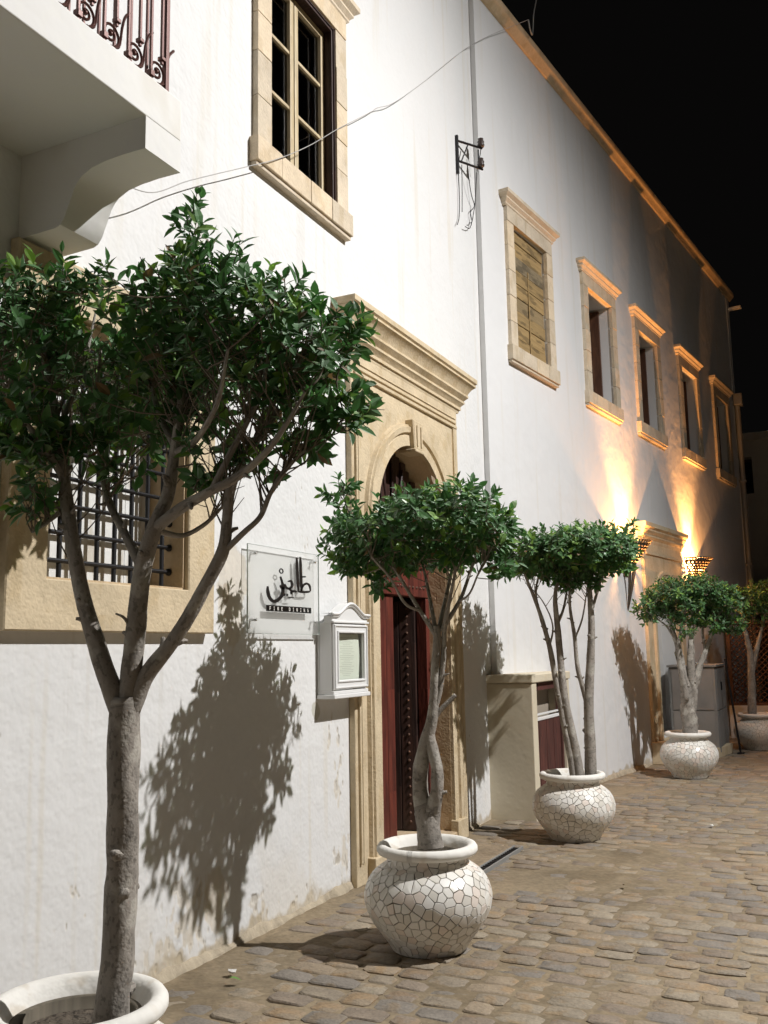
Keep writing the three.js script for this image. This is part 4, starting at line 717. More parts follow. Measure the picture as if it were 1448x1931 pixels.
const TREE_DATA = {
 A: { limbs: [
   [[2.41, 0.484, 1.064, 0.056], [2.412, 0.56, 1.068, 0.053], [2.417, 0.685, 1.079, 0.05], [2.42, 0.922, 1.084, 0.049], [2.42, 1.165, 1.084, 0.049], [2.419, 1.33, 1.082, 0.05], [2.42, 1.473, 1.083, 0.047]],
   [[2.414, 1.431, 1.072, 0.036], [2.396, 1.525, 1.034, 0.031], [2.393, 1.637, 0.983, 0.029], [2.394, 1.796, 0.916, 0.026], [2.41, 2.037, 0.835, 0.024], [2.435, 2.233, 0.77, 0.02], [2.459, 2.438, 0.707, 0.016], [2.478, 2.652, 0.631, 0.011], [2.467, 2.858, 0.607, 0.006]],
   [[2.422, 1.422, 1.088, 0.04], [2.427, 1.532, 1.098, 0.034], [2.432, 1.669, 1.109, 0.032], [2.44, 1.877, 1.126, 0.029], [2.456, 2.018, 1.158, 0.026], [2.498, 2.13, 1.177, 0.022], [2.525, 2.299, 1.186, 0.018], [2.56, 2.551, 1.189, 0.013], [2.54, 2.773, 1.217, 0.009], [2.522, 2.994, 1.25, 0.005]],
   [[2.427, 1.431, 1.098, 0.034], [2.448, 1.54, 1.143, 0.028], [2.473, 1.657, 1.239, 0.024], [2.497, 1.818, 1.336, 0.022], [2.515, 1.937, 1.395, 0.021], [2.521, 2.042, 1.407, 0.018], [2.527, 2.148, 1.419, 0.016], [2.577, 2.279, 1.455, 0.014], [2.633, 2.41, 1.525, 0.011], [2.665, 2.576, 1.59, 0.008], [2.689, 2.707, 1.64, 0.004]],
   [[2.513, 1.929, 1.392, 0.012], [2.528, 1.995, 1.469, 0.01], [2.543, 2.044, 1.521, 0.009], [2.558, 2.123, 1.552, 0.008], [2.58, 2.201, 1.599, 0.007], [2.607, 2.262, 1.654, 0.005]],
   [[2.437, 1.904, 1.119, 0.018], [2.478, 2.009, 1.02, 0.016], [2.545, 2.143, 0.884, 0.014], [2.646, 2.31, 0.749, 0.012], [2.749, 2.597, 0.617, 0.009], [2.831, 2.848, 0.556, 0.005]],
   [[2.457, 2.022, 1.161, 0.02], [2.454, 2.08, 1.269, 0.018], [2.452, 2.123, 1.38, 0.016], [2.471, 2.161, 1.466, 0.014], [2.491, 2.24, 1.575, 0.011], [2.495, 2.327, 1.652, 0.008], [2.504, 2.425, 1.717, 0.005]],
   [[2.458, 2.131, 1.393, 0.012], [2.482, 2.244, 1.442, 0.011], [2.51, 2.368, 1.5, 0.009], [2.531, 2.492, 1.543, 0.007], [2.542, 2.674, 1.566, 0.004]],
   [[2.437, 2.223, 0.774, 0.014], [2.368, 2.319, 0.747, 0.011], [2.297, 2.421, 0.716, 0.009], [2.227, 2.539, 0.685, 0.006], [2.197, 2.672, 0.623, 0.004]],
   [[2.527, 2.299, 1.19, 0.014], [2.659, 2.483, 1.004, 0.011], [2.836, 2.745, 0.796, 0.009], [2.976, 3.019, 0.626, 0.005]],
   [[2.548, 2.472, 1.188, 0.011], [2.702, 2.625, 1.208, 0.009], [2.819, 2.779, 1.219, 0.007], [2.836, 2.946, 1.254, 0.004]],
   [[2.456, 2.018, 1.158, 0.012], [2.579, 2.011, 1.183, 0.009], [2.611, 2.047, 1.248, 0.008], [2.642, 2.119, 1.314, 0.005]],
   [[2.419, 2.124, 0.806, 0.01], [2.376, 2.066, 0.763, 0.007], [2.352, 2.03, 0.715, 0.004]],
   [[2.461, 2.418, 0.711, 0.012], [2.598, 2.599, 0.648, 0.01], [2.731, 2.815, 0.579, 0.007], [2.819, 3.008, 0.532, 0.004]],
   [[2.525, 2.289, 1.187, 0.012], [2.435, 2.3, 1.344, 0.01], [2.382, 2.396, 1.466, 0.008], [2.355, 2.554, 1.525, 0.005]],
   [[2.428, 1.686, 1.101, 0.007], [2.391, 1.729, 1.093, 0.005], [2.365, 1.74, 1.084, 0.003]],
  ], lobes: [
   [2.316, 2.744, 0.64, 0.235, 0.217, 0.32], [2.49, 2.785, 0.77, 0.261, 0.224, 0.38], [2.529, 2.803, 1.08, 0.244, 0.208, 0.4], [2.636, 2.789, 1.301, 0.235, 0.217, 0.4], [2.684, 2.67, 1.515, 0.196, 0.205, 0.36], [2.704, 2.528, 1.672, 0.14, 0.201, 0.26], [2.546, 3.057, 1.231, 0.064, 0.142, 0.08], [2.443, 2.517, 0.673, 0.224, 0.205, 0.34], [2.672, 2.569, 0.917, 0.269, 0.231, 0.4], [2.661, 2.515, 1.353, 0.217, 0.208, 0.34], [2.333, 2.449, 0.56, 0.129, 0.11, 0.15], [2.727, 2.369, 1.719, 0.084, 0.084, 0.12], [3.024, 2.753, 0.381, 0.268, 0.19, 0.4], [3.244, 2.886, 0.606, 0.252, 0.183, 0.36], [2.621, 2.305, 1.615, 0.103, 0.043, 0.1], [2.748, 2.667, 1.763, 0.049, 0.088, 0.1], [2.348, 2.319, 0.705, 0.108, 0.072, 0.1], [2.495, 2.378, 0.781, 0.112, 0.075, 0.12], [2.54, 2.285, 1.331, 0.105, 0.061, 0.12], [2.767, 2.516, 1.802, 0.044, 0.123, 0.1], [2.362, 2.169, 0.735, 0.081, 0.099, 0.1], [2.579, 2.267, 0.955, 0.103, 0.065, 0.12], [2.606, 2.228, 1.468, 0.088, 0.049, 0.1], [2.517, 2.195, 1.284, 0.053, 0.049, 0.08]] },
 B: { limbs: [
   [[4.939, 0.532, 1.056, 0.075], [4.938, 0.588, 1.052, 0.07], [4.936, 0.659, 1.049, 0.06], [4.934, 0.743, 1.045, 0.045], [4.935, 0.8, 1.047, 0.02]],
   [[4.932, 0.574, 1.041, 0.055], [4.927, 0.701, 1.031, 0.05], [4.936, 0.841, 1.002, 0.044], [4.938, 0.955, 1.008, 0.042], [4.942, 1.086, 1.038, 0.04], [4.95, 1.217, 1.078, 0.032], [4.956, 1.333, 1.091, 0.027], [4.961, 1.51, 1.101, 0.024], [4.968, 1.688, 1.116, 0.022], [4.966, 1.748, 1.112, 0.02]],
   [[4.94, 0.588, 1.058, 0.05], [4.945, 0.701, 1.068, 0.044], [4.92, 0.833, 1.108, 0.035], [4.923, 0.947, 1.113, 0.033], [4.932, 1.059, 1.087, 0.032], [4.944, 1.144, 1.065, 0.03], [4.948, 1.217, 1.075, 0.02]],
   [[4.954, 1.26, 1.087, 0.02], [4.971, 1.391, 1.122, 0.018], [4.982, 1.568, 1.145, 0.016], [4.987, 1.717, 1.154, 0.014], [4.953, 1.864, 1.199, 0.011], [4.924, 2.039, 1.254, 0.008], [4.937, 2.249, 1.282, 0.005]],
   [[4.95, 1.211, 1.077, 0.018], [4.971, 1.274, 1.122, 0.015], [4.991, 1.317, 1.163, 0.014], [5.01, 1.357, 1.202, 0.012]],
   [[4.967, 1.688, 1.113, 0.016], [4.938, 1.794, 1.053, 0.013], [4.902, 1.931, 0.98, 0.011], [4.868, 2.069, 0.908, 0.009], [4.829, 2.209, 0.828, 0.007], [4.797, 2.334, 0.761, 0.004]],
   [[4.966, 1.703, 1.111, 0.014], [5.001, 1.871, 1.068, 0.011], [5.078, 2.064, 0.999, 0.008], [5.099, 2.291, 0.927, 0.005]],
   [[4.971, 1.702, 1.121, 0.015], [5.081, 1.872, 1.12, 0.012], [5.196, 2.08, 1.127, 0.009], [5.259, 2.293, 1.143, 0.005]],
   [[4.979, 1.717, 1.138, 0.014], [5.029, 1.895, 1.241, 0.011], [5.107, 2.081, 1.288, 0.009], [5.144, 2.265, 1.363, 0.005]],
   [[4.925, 1.833, 1.027, 0.01], [4.802, 1.866, 1.001, 0.008], [4.674, 2.008, 0.966, 0.007], [4.585, 2.123, 0.898, 0.005]],
   [[5.025, 1.88, 1.232, 0.008], [4.958, 1.919, 1.324, 0.006], [4.938, 2.047, 1.398, 0.005], [4.98, 2.209, 1.484, 0.003]],
   [[4.829, 2.203, 0.828, 0.007], [4.783, 2.303, 0.733, 0.006], [4.75, 2.429, 0.666, 0.005], [4.734, 2.586, 0.631, 0.003]],
  ], lobes: [
   [4.756, 2.258, 0.678, 0.158, 0.167, 0.17], [4.731, 2.539, 0.625, 0.085, 0.128, 0.07], [4.785, 2.264, 0.851, 0.217, 0.187, 0.44], [4.857, 2.332, 1.07, 0.24, 0.174, 0.58], [4.956, 2.343, 1.274, 0.234, 0.174, 0.56], [5.015, 2.261, 1.442, 0.149, 0.134, 0.36], [4.775, 2.104, 0.717, 0.137, 0.097, 0.15], [4.979, 2.171, 0.909, 0.217, 0.118, 0.45], [5.148, 2.202, 1.143, 0.25, 0.119, 0.45], [5.007, 2.025, 0.737, 0.101, 0.095, 0.12], [5.044, 2.064, 1.503, 0.066, 0.06, 0.08]] },
 C: { limbs: [
   [[8.141, 0.5, 1.015, 0.032], [8.133, 0.677, 0.999, 0.03], [8.115, 0.944, 0.961, 0.027], [8.092, 1.305, 0.914, 0.025], [8.072, 1.625, 0.873, 0.022], [8.049, 1.856, 0.824, 0.019], [8.013, 2.113, 0.75, 0.014], [7.987, 2.278, 0.697, 0.01], [7.974, 2.466, 0.67, 0.006]],
   [[8.163, 0.499, 1.06, 0.044], [8.155, 0.676, 1.044, 0.042], [8.14, 0.899, 1.012, 0.038], [8.118, 1.214, 0.968, 0.034], [8.112, 1.486, 0.955, 0.03], [8.107, 1.761, 0.945, 0.027], [8.104, 2.086, 0.938, 0.018], [8.135, 2.318, 1.002, 0.012], [8.16, 2.553, 1.054, 0.006]],
   [[8.205, 0.497, 1.146, 0.05], [8.208, 0.718, 1.152, 0.048], [8.208, 0.94, 1.154, 0.044], [8.211, 1.165, 1.16, 0.042], [8.223, 1.436, 1.185, 0.038], [8.236, 1.802, 1.21, 0.03], [8.236, 2.08, 1.21, 0.022], [8.233, 2.314, 1.204, 0.015], [8.263, 2.549, 1.266, 0.008]],
   [[8.208, 1.097, 1.153, 0.026], [8.19, 1.278, 1.116, 0.022], [8.175, 1.438, 1.085, 0.02], [8.169, 1.713, 1.073, 0.017], [8.158, 1.944, 1.049, 0.013], [8.158, 2.27, 1.051, 0.01], [8.14, 2.554, 1.012, 0.006]],
   [[8.047, 1.865, 0.82, 0.014], [8.126, 2.095, 0.753, 0.01], [8.248, 2.339, 0.776, 0.008], [8.273, 2.58, 0.829, 0.005]],
   [[8.104, 1.807, 0.939, 0.014], [8.18, 1.947, 0.981, 0.012], [8.25, 2.137, 1.01, 0.009], [8.287, 2.42, 1.086, 0.005]],
   [[8.236, 1.894, 1.21, 0.014], [8.262, 2.079, 1.265, 0.012], [8.298, 2.288, 1.338, 0.009], [8.343, 2.498, 1.433, 0.006], [8.395, 2.685, 1.54, 0.003]],
   [[8.171, 1.69, 1.076, 0.01], [8.2, 1.85, 1.137, 0.008], [8.219, 2.034, 1.175, 0.006], [8.23, 2.174, 1.198, 0.004]],
   [[8.072, 1.616, 0.872, 0.01], [8.088, 1.808, 0.905, 0.007], [8.048, 2.041, 0.822, 0.005], [7.99, 2.184, 0.702, 0.003]],
   [[8.245, 0.62, 0.999, 0.022], [8.224, 0.891, 0.957, 0.02], [8.21, 1.209, 0.928, 0.018], [8.211, 1.623, 0.929, 0.015], [8.208, 1.903, 0.924, 0.012]],
  ], lobes: [
   [8.139, 2.433, 0.665, 0.181, 0.2, 0.5], [8.233, 2.453, 0.86, 0.229, 0.219, 0.66], [8.298, 2.458, 1.109, 0.237, 0.227, 0.66], [8.352, 2.457, 1.335, 0.212, 0.212, 0.55], [8.366, 2.426, 1.48, 0.117, 0.164, 0.2], [8.394, 2.638, 1.537, 0.051, 0.103, 0.06], [8.157, 2.214, 1.048, 0.14, 0.094, 0.15], [8.255, 2.196, 1.249, 0.103, 0.065, 0.1]] },
 D: { limbs: [
   [[12.388, 0.484, 1.366, 0.1], [12.391, 0.69, 1.372, 0.09], [12.386, 0.917, 1.362, 0.08], [12.378, 1.145, 1.346, 0.06], [12.364, 1.441, 1.315, 0.045], [12.347, 1.673, 1.281, 0.03], [12.317, 1.94, 1.218, 0.02], [12.288, 2.175, 1.159, 0.01]],
   [[12.399, 0.754, 1.388, 0.06], [12.418, 1.013, 1.427, 0.055], [12.417, 1.274, 1.425, 0.05], [12.423, 1.57, 1.437, 0.04], [12.44, 1.868, 1.473, 0.025], [12.47, 2.201, 1.536, 0.012]],
   [[12.397, 0.884, 1.384, 0.05], [12.433, 1.143, 1.459, 0.045], [12.469, 1.371, 1.533, 0.04], [12.51, 1.566, 1.617, 0.032], [12.555, 1.796, 1.71, 0.02], [12.607, 2.061, 1.817, 0.01]],
   [[12.284, 0.955, 1.379, 0.035], [12.261, 1.279, 1.333, 0.03], [12.257, 1.639, 1.325, 0.022], [12.289, 1.934, 1.39, 0.015], [12.331, 2.197, 1.478, 0.008]],
   [[12.503, 1.547, 1.604, 0.022], [12.496, 1.799, 1.589, 0.016], [12.534, 2.064, 1.666, 0.01]],
   [[12.339, 1.706, 1.265, 0.016], [12.294, 1.874, 1.172, 0.012], [12.239, 1.976, 1.057, 0.008], [12.183, 2.079, 0.942, 0.005]],
   [[12.381, 1.145, 1.352, 0.016], [12.355, 1.342, 1.297, 0.012], [12.335, 1.541, 1.255, 0.008]],
  ], lobes: [
   [12.191, 2.065, 0.959, 0.149, 0.176, 0.2], [12.325, 2.24, 1.235, 0.27, 0.203, 0.4], [12.482, 2.281, 1.559, 0.338, 0.216, 0.45], [12.615, 2.141, 1.835, 0.257, 0.23, 0.36], [12.431, 2.055, 1.454, 0.405, 0.176, 0.4], [12.653, 1.872, 1.914, 0.176, 0.122, 0.2], [12.179, 1.813, 1.392, 0.146, 0.119, 0.15], [12.558, 1.896, 1.716, 0.203, 0.135, 0.25]] },
 E: { limbs: [
   [[15.978, 0.391, 1.781, 0.07], [15.987, 0.683, 1.801, 0.065], [15.997, 1.092, 1.822, 0.06], [16, 1.504, 1.828, 0.045], [15.978, 1.837, 1.783, 0.03], [15.964, 2.172, 1.752, 0.015]],
   [[16, 1.174, 1.828, 0.045], [16.054, 1.584, 1.939, 0.035], [16.102, 1.915, 2.038, 0.022], [16.15, 2.248, 2.137, 0.012]],
  ], lobes: [
   [15.993, 2.297, 1.814, 0.186, 0.203, 0.3], [16.094, 2.335, 2.022, 0.339, 0.271, 0.45], [16.212, 2.246, 2.266, 0.339, 0.254, 0.4], [16.115, 2.082, 2.065, 0.339, 0.153, 0.4]] },
};
// ---------------------------------------------------------------- trees
const leafMats = (() => {
  const mk = (r, g, b) => new THREE.MeshPhysicalMaterial({ color: C(r, g, b), roughness: 0.85, transmission: 0.36, thickness: 0, ior: 1.45, clearcoat: 0.55, clearcoatRoughness: 0.32, side: THREE.DoubleSide, vertexColors: true });
  return { dark: mk(1, 1, 1) };
})();
// one leaf: pointed oval, folded along the midrib, tip bent down; unit length along +y, up is +z
function leafTris(w, fold, droop) {
  const rows = [[0.0, 0.02], [0.22, 0.72], [0.48, 1.0], [0.74, 0.68], [1.0, 0.0]], pt = (t, s, k) => [s * w * k, t, -droop * t * t + fold * w * k * (s ? 1 : 0)], T = [];
  for (let i = 0; i + 1 < rows.length; i++) {
    const [t0, k0] = rows[i], [t1, k1] = rows[i + 1];
    for (const s of [-1, 1]) { const a = pt(t0, 0, k0), b = pt(t0, s, k0), c = pt(t1, s, k1), d = pt(t1, 0, k1); if (k1 > 0) s < 0 ? T.push(a, d, c, a, c, b) : T.push(a, b, c, a, c, d); else s < 0 ? T.push(a, d, b) : T.push(a, b, d); }
  }
  return T;
}
const leafShapes = [leafTris(0.23, 0.35, 0.10), leafTris(0.26, 0.22, 0.22), leafTris(0.20, 0.5, 0.05), leafTris(0.24, 0.15, 0.35)];
function makeTree(name, label, data, o) {
  reseed(o.seed);
  const w = thing(name, label, 'tree', o.pos, 0, 'potted trees along the wall'), off = V(...o.pos);
  const L = data.limbs.map((l) => l.map(([x, y, z, r]) => [x - off.x, y - off.y, z - off.z, r])), lobes = data.lobes.map(([x, y, z, a, b, c]) => ({ c: V(x - off.x, y - off.y, z - off.z), a, b, d: c }));
  L.forEach((l, i) => { const big = l[0][3] > 0.03; part(i === 0 || (o.trunks && i < o.trunks) ? 'trunk' : 'branch', tube(l, big ? 14 : l[0][3] > 0.012 ? 9 : 7, 7, big ? (o.wob ?? 0.13) : 0.13, i + 1), M.bark, w); });
  // pruned stubs and knots
  L.forEach((l) => { if (l[0][3] < 0.014) return; const cv = new THREE.CatmullRomCurve3(l.map((p) => V(p[0], p[1], p[2])), false, 'centripetal'), n = Math.round(cv.getLength() * (o.stubs ?? 5)); for (let k = 0; k < n; k++) { const t = rr(0.12, 0.95), f = t * (l.length - 1), i = Math.min(l.length - 2, Math.floor(f)), r = mix(l[i][3], l[i + 1][3], f - i), c = cv.getPoint(t), T = cv.getTangent(t), d = V(rr(-1, 1), rr(-0.2, 0.6), rr(-1, 1)).cross(T).normalize(), h = rr(0.004, 0.03), q = rr(0.14, 0.32) * r + 0.002, e = c.clone().addScaledVector(d, r * 0.8), g = c.clone().addScaledVector(d, r + h).addScaledVector(T, h * 0.5); part('pruned_stub', tube([[e.x, e.y, e.z, q * 1.7], [mix(e.x, g.x, 0.6), mix(e.y, g.y, 0.6), mix(e.z, g.z, 0.6), q], [g.x, g.y, g.z, q * 0.8]], 7, 2, 0.2, k), M.bark, w); } });
  const nodes = []; L.forEach((l) => { const cv = new THREE.CatmullRomCurve3(l.map((p) => V(p[0], p[1], p[2])), false, 'centripetal'); for (let k = 3; k <= l.length * 4; k++) { const t = k / (l.length * 4), f = t * (l.length - 1), i = Math.min(l.length - 2, Math.floor(f)); if (t > (o.bare ?? 0.45)) nodes.push({ p: cv.getPoint(t), r: mix(l[i][3], l[i + 1][3], f - i) }); } });
  const rt = V(0.438, 0, 0.899).normalize(), fw = V(0.899, 0, -0.438).normalize();
  const twigs = [], leaves = [], tmp = V(0, 0, 0);
  const inside = (p) => { let best = 1e9; for (const b of lobes) { tmp.subVectors(p, b.c); const u = tmp.dot(rt) / b.a, v = tmp.y / b.b, d = tmp.dot(fw) / b.d; best = Math.min(best, u * u + v * v + d * d); } return best; };
  const vol = lobes.map((b) => Math.pow(b.a * b.b * b.d, 0.72)), tot = vol.reduce((a, b) => a + b, 0);
  for (let n = 0; n < o.shoots; n++) {
    let k = rnd() * tot, i = 0; while (i < lobes.length - 1 && k > vol[i]) k -= vol[i++];
    const b = lobes[i], d = V(rr(-1, 1), rr(-1, 1), rr(-1, 1)); if (d.lengthSq() > 1 || d.lengthSq() < 0.01) { n--; continue; } d.normalize();
    const rad = Math.pow(rnd(), 0.34), q = b.c.clone().addScaledVector(rt, d.x * b.a * rad).addScaledVector(fw, d.z * b.d * rad); q.y += d.y * b.b * rad;
    const dep = inside(q); if (dep < 0.3 && rnd() < 0.6) continue;                      // leaves sit towards the outside
    const gapN = 0.6 * noise(q.x * 7 + q.z * 5, q.y * 8 - q.z * 4, 71) + 0.4 * noise(q.z * 13 + 3, q.x * 12 + q.y * 9, 73); if (gapN < (o.gap ?? 0.34)) continue;
    const under = d.y < -0.25; const bareTwig = under && rnd() < (o.under ?? 0.4); if (bareTwig && rnd() < 0.45) continue;
    // nearest branch point carries a twig
    let bn = null, bd = 1e9; for (const nd of nodes) { const e = nd.p.distanceToSquared(q) + (nd.p.y > q.y ? 0.05 : 0); if (e < bd) { bd = e; bn = nd; } }
    const out = V(0, 0, 0).addScaledVector(rt, d.x).addScaledVector(fw, d.z); out.y = d.y * 0.6 + 0.45; out.normalize().addScaledVector(V(rr(-1, 1), rr(-0.6, 1), rr(-1, 1)), 0.45).normalize();
    const len = o.shoot * rr(0.7, 1.35), tip = q.clone().addScaledVector(out, len * 0.5), base = q.clone().addScaledVector(out, -len * 0.5);
    if (bn && n % (o.twigEvery ?? 2) === 0) { const mid = bn.p.clone().lerp(base, 0.55); mid.y -= 0.12 * bn.p.distanceTo(base) * rr(-0.3, 1); twigs.push(tube([[bn.p.x, bn.p.y, bn.p.z, Math.min(bn.r * 0.6, 0.0045)], [mid.x + rr(-0.02, 0.02), mid.y, mid.z + rr(-0.02, 0.02), 0.003], [base.x, base.y, base.z, 0.0024], [tip.x, tip.y, tip.z, 0.0012]], 4, 2, 0, 1, false)); nodes.push({ p: mid, r: 0.003 }, { p: base, r: 0.0025 }); }
    else twigs.push(tube([[base.x, base.y, base.z, 0.0024], [tip.x, tip.y, tip.z, 0.0012]], 4, 1, 0, 1, false));
    const side = V(rr(-1, 1), rr(-1, 1), rr(-1, 1)).cross(out).normalize(), s2 = out.clone().cross(side), m = bareTwig ? Math.floor(rr(0, 2.5)) : Math.round(rr(o.per[0], o.per[1])), young = rnd() < 0.22;
    for (let j = 0; j < m; j++) {
      const t = (j + 0.5) / m, a = j * 2.4 + rr(-0.4, 0.4), dir = side.clone().multiplyScalar(Math.cos(a)).addScaledVector(s2, Math.sin(a)), open = mix(1.25, 0.5, t) * rr(0.8, 1.2);
      const y = out.clone().multiplyScalar(Math.cos(open)).addScaledVector(dir, Math.sin(open)); y.y -= 0.14; y.normalize();
      const up = out.clone().multiplyScalar(Math.sin(open)).addScaledVector(dir, -Math.cos(open)); up.y += 0.45; const x = y.clone().cross(up).normalize(), z = x.clone().cross(y).normalize();
      const p = base.clone().lerp(tip, t), sc = o.leaf * rr(0.6, 1.3) * (j === m - 1 ? 0.75 : 1);
      const v = rr(0.7, 1.25), yel = young && t > 0.45 ? 1 : rnd() < 0.08 ? 0.7 : 0, dead = rnd() < 0.012;
      leaves.push({ mat: new THREE.Matrix4().makeBasis(x, y, z).scale(V(sc, sc, sc)).setPosition(p), shape: Math.floor(rnd() * 4), col: dead ? [0.20 * v, 0.12 * v, 0.045 * v] : [mix(0.058, 0.17, yel) * v, mix(0.172, 0.32, yel) * v, mix(0.040, 0.040, yel) * v], p });
    }
  }
  // thin bare twigs that fill the lower crown
  const low = nodes.filter((q) => q.r < 0.03 && q.r > 0.0035);
  for (let n = 0; n < (o.thicket ?? 0); n++) {
    const q = low[Math.floor(rnd() * low.length)]; if (!q) break; const d = V(rr(-1, 1), rr(0.5, 1.6), rr(-1, 1)).normalize(), len = rr(0.10, 0.34), a = q.p.clone(), b = a.clone().addScaledVector(d, len * 0.5), c = a.clone().addScaledVector(d, len); c.y += rr(0, 0.06); if (inside(c) > 1.0) continue; c.x += rr(-0.04, 0.04); b.z += rr(-0.02, 0.02);
    twigs.push(tube([[a.x, a.y, a.z, 0.0032], [b.x, b.y, b.z, 0.0024], [c.x, c.y, c.z, 0.0012]], 4, 2, 0, 1, false));
    const e = b.clone().add(V(rr(-1, 1), rr(0.2, 1), rr(-1, 1)).multiplyScalar(len * 0.35)); twigs.push(tube([[b.x, b.y, b.z, 0.0022], [e.x, e.y, e.z, 0.001]], 4, 1, 0, 1, false));
  }
  const tw = part('twigs', merge(twigs), M.twig, w); tw.userData.kind = 'stuff';
  const geo = (list) => { // list of leaves -> one geometry
    const n = list.reduce((s, l) => s + leafShapes[l.shape].length, 0), pos = new Float32Array(n * 3), col = new Float32Array(n * 3), q = V(0, 0, 0); let k = 0;
    for (const l of list) for (const [a, b, c] of leafShapes[l.shape]) { q.set(a, b, c).applyMatrix4(l.mat); pos.set([q.x, q.y, q.z], k); col.set(l.col, k); k += 3; }
    const g = new THREE.BufferGeometry(); g.setAttribute('position', new THREE.BufferAttribute(pos, 3)); g.setAttribute('color', new THREE.BufferAttribute(col, 3)); g.computeVertexNormals(); return g;
  };
  // the leaves that show largest (outermost, towards the street and the viewer) are parts of their own
  const eye = camera.position.clone().sub(off), score = (l) => { const e = inside(l.p); return l.p.distanceTo(eye) - 0.55 * Math.min(1.3, e); };
  const own = new Set(o.single ? leaves.slice().sort((a, b) => score(a) - score(b)).slice(0, o.single) : []);
  for (const l of own) part('leaf', geo([l]), leafMats.dark, w);
  const cr = part('crown', geo(leaves.filter((l) => !own.has(l))), leafMats.dark, w); cr.userData.kind = 'stuff';
  return w;
}
makeTree('ficus_tree', 'tall ficus with a thick forked trunk in front of the barred window', TREE_DATA.A, { seed: 11, pos: [2.42, 0.46, 1.07], shoots: 2250, shoot: 0.095, per: [6, 9], leaf: 0.062, single: 295, under: 0.5, bare: 0.4, gap: 0.40, thicket: 700 });
makeTree('ficus_tree', 'flat-topped ficus with a braided pale trunk before the carved doorway', TREE_DATA.B, { seed: 22, pos: [4.95, 0.46, 1.05], shoots: 1150, shoot: 0.085, per: [6, 9], leaf: 0.064, single: 295, trunks: 3, under: 0.4, bare: 0.5, gap: 0.43, thicket: 150 });
makeTree('ficus_tree', 'flat-topped ficus with three bare slender stems by the cupboard', TREE_DATA.C, { seed: 33, pos: [8.15, 0.46, 1.02], shoots: 1600, shoot: 0.09, per: [6, 9], leaf: 0.064, single: 250, trunks: 3, under: 0.35, bare: 0.5, thicket: 170 });
makeTree('ficus_tree', 'bushy ficus with a gnarled many-stemmed trunk near the far sconce', TREE_DATA.D, { seed: 44, pos: [12.40, 0.46, 1.36], shoots: 1500, shoot: 0.09, per: [6, 9], leaf: 0.060, single: 0, trunks: 3, wob: 0.45, under: 0.35, bare: 0.5 });
makeTree('ficus_tree', 'dark ficus in the shade before the lattice fence', TREE_DATA.E, { seed: 55, pos: [16.0, 0.46, 1.87], shoots: 520, shoot: 0.09, per: [6, 9], leaf: 0.065, single: 0, under: 0.35, bare: 0.5 });

// ---------------------------------------------------------------- the dark end of the street
{ // metal utility cabinets
  const w = thing('utility_cabinet', 'grey metal utility cabinet against the wall behind the potted trees', 'cabinet', [14.65, 0, 0.78]);
  part('housing', bx(0, 1.15, 0.05, 1.30, 0, 0.66, 0.01), M.greyMetal, w); part('lid', bx(-0.03, 1.18, 1.302, 1.335, -0.02, 0.69, 0.006), M.greyMetal, w); part('plinth', bx(0.03, 1.12, -0.02, 0.05, 0.02, 0.63, 0), M.iron, w);
  for (const [x0, x1] of [[0.03, 0.56], [0.58, 1.12]]) for (const [y0, y1] of [[0.08, 0.66], [0.68, 1.27]]) part('door', bx(x0, x1, y0, y1, 0.661, 0.672, 0.003), M.greyMetal, w);
  for (const [y0, y1] of [[0.08, 0.66], [0.68, 1.27]]) part('side_panel', bx(-0.012, -0.001, y0, y1, 0.04, 0.62, 0.003), M.greyMetal, w);
  part('handle', bx(0.50, 0.52, 0.95, 1.07, 0.673, 0.69, 0.003), M.iron, w);
}
{ // leaning black pole
  const w = thing('leaning_pole', 'thin black pole leaning against the grey utility cabinet', 'pole', [15.25, 0, 1.66]); part('shaft', bar([0, 0, 0], [-0.28, 1.42, -0.10], 0.016, 8), M.iron, w); part('foot', bx(-0.05, 0.09, -0.01, 0.03, -0.05, 0.05, 0.006), M.iron, w);
}
{ // lattice fence on a dark base
  const w = thing('lattice_fence', 'wooden diamond lattice fence on a low dark wall at the street end', 'fence', [17.9, 0, 1.25]), Z = 2.6;
  part('base_wall', bx(0, 0.2, -0.03, 0.56, 0, Z, 0.01), M.plaster, w);
  for (const z of [0.02, 0.85, 1.7, 2.52]) part('post', bx(0.05, 0.12, 0.56, 1.98, z, z + 0.07, 0.005), M.brownWood, w);
  part('top_rail', bx(0.045, 0.125, 1.981, 2.04, 0, Z, 0.006), M.brownWood, w); part('bottom_rail', bx(0.045, 0.125, 0.562, 0.61, 0.001, Z - 0.001, 0.006), M.brownWood, w);
  const st = M.brownWood, y0 = 0.6, y1 = 1.99;
  for (const s of [1, -1]) for (let k = -14; k < 27; k++) { // diagonal slats clipped to the panel
    let a = k * 0.1, pts = []; const zf = (y) => s > 0 ? a + (y - y0) : a + (y1 - y); let ya = y0, yb = y1; const yz = (z) => s > 0 ? y0 + (z - a) : y1 - (z - a);
    const c = [yz(0.02), yz(Z - 0.02)].sort((p, q) => p - q); ya = Math.max(ya, c[0]); yb = Math.min(yb, c[1]); if (yb - ya < 0.05) continue;
    const m = part('slat', boxUV(tube([[s > 0 ? 0.078 : 0.092, ya, zf(ya), 0.011], [s > 0 ? 0.078 : 0.092, yb, zf(yb), 0.011]], 4, 1)), st, w);
  }
}
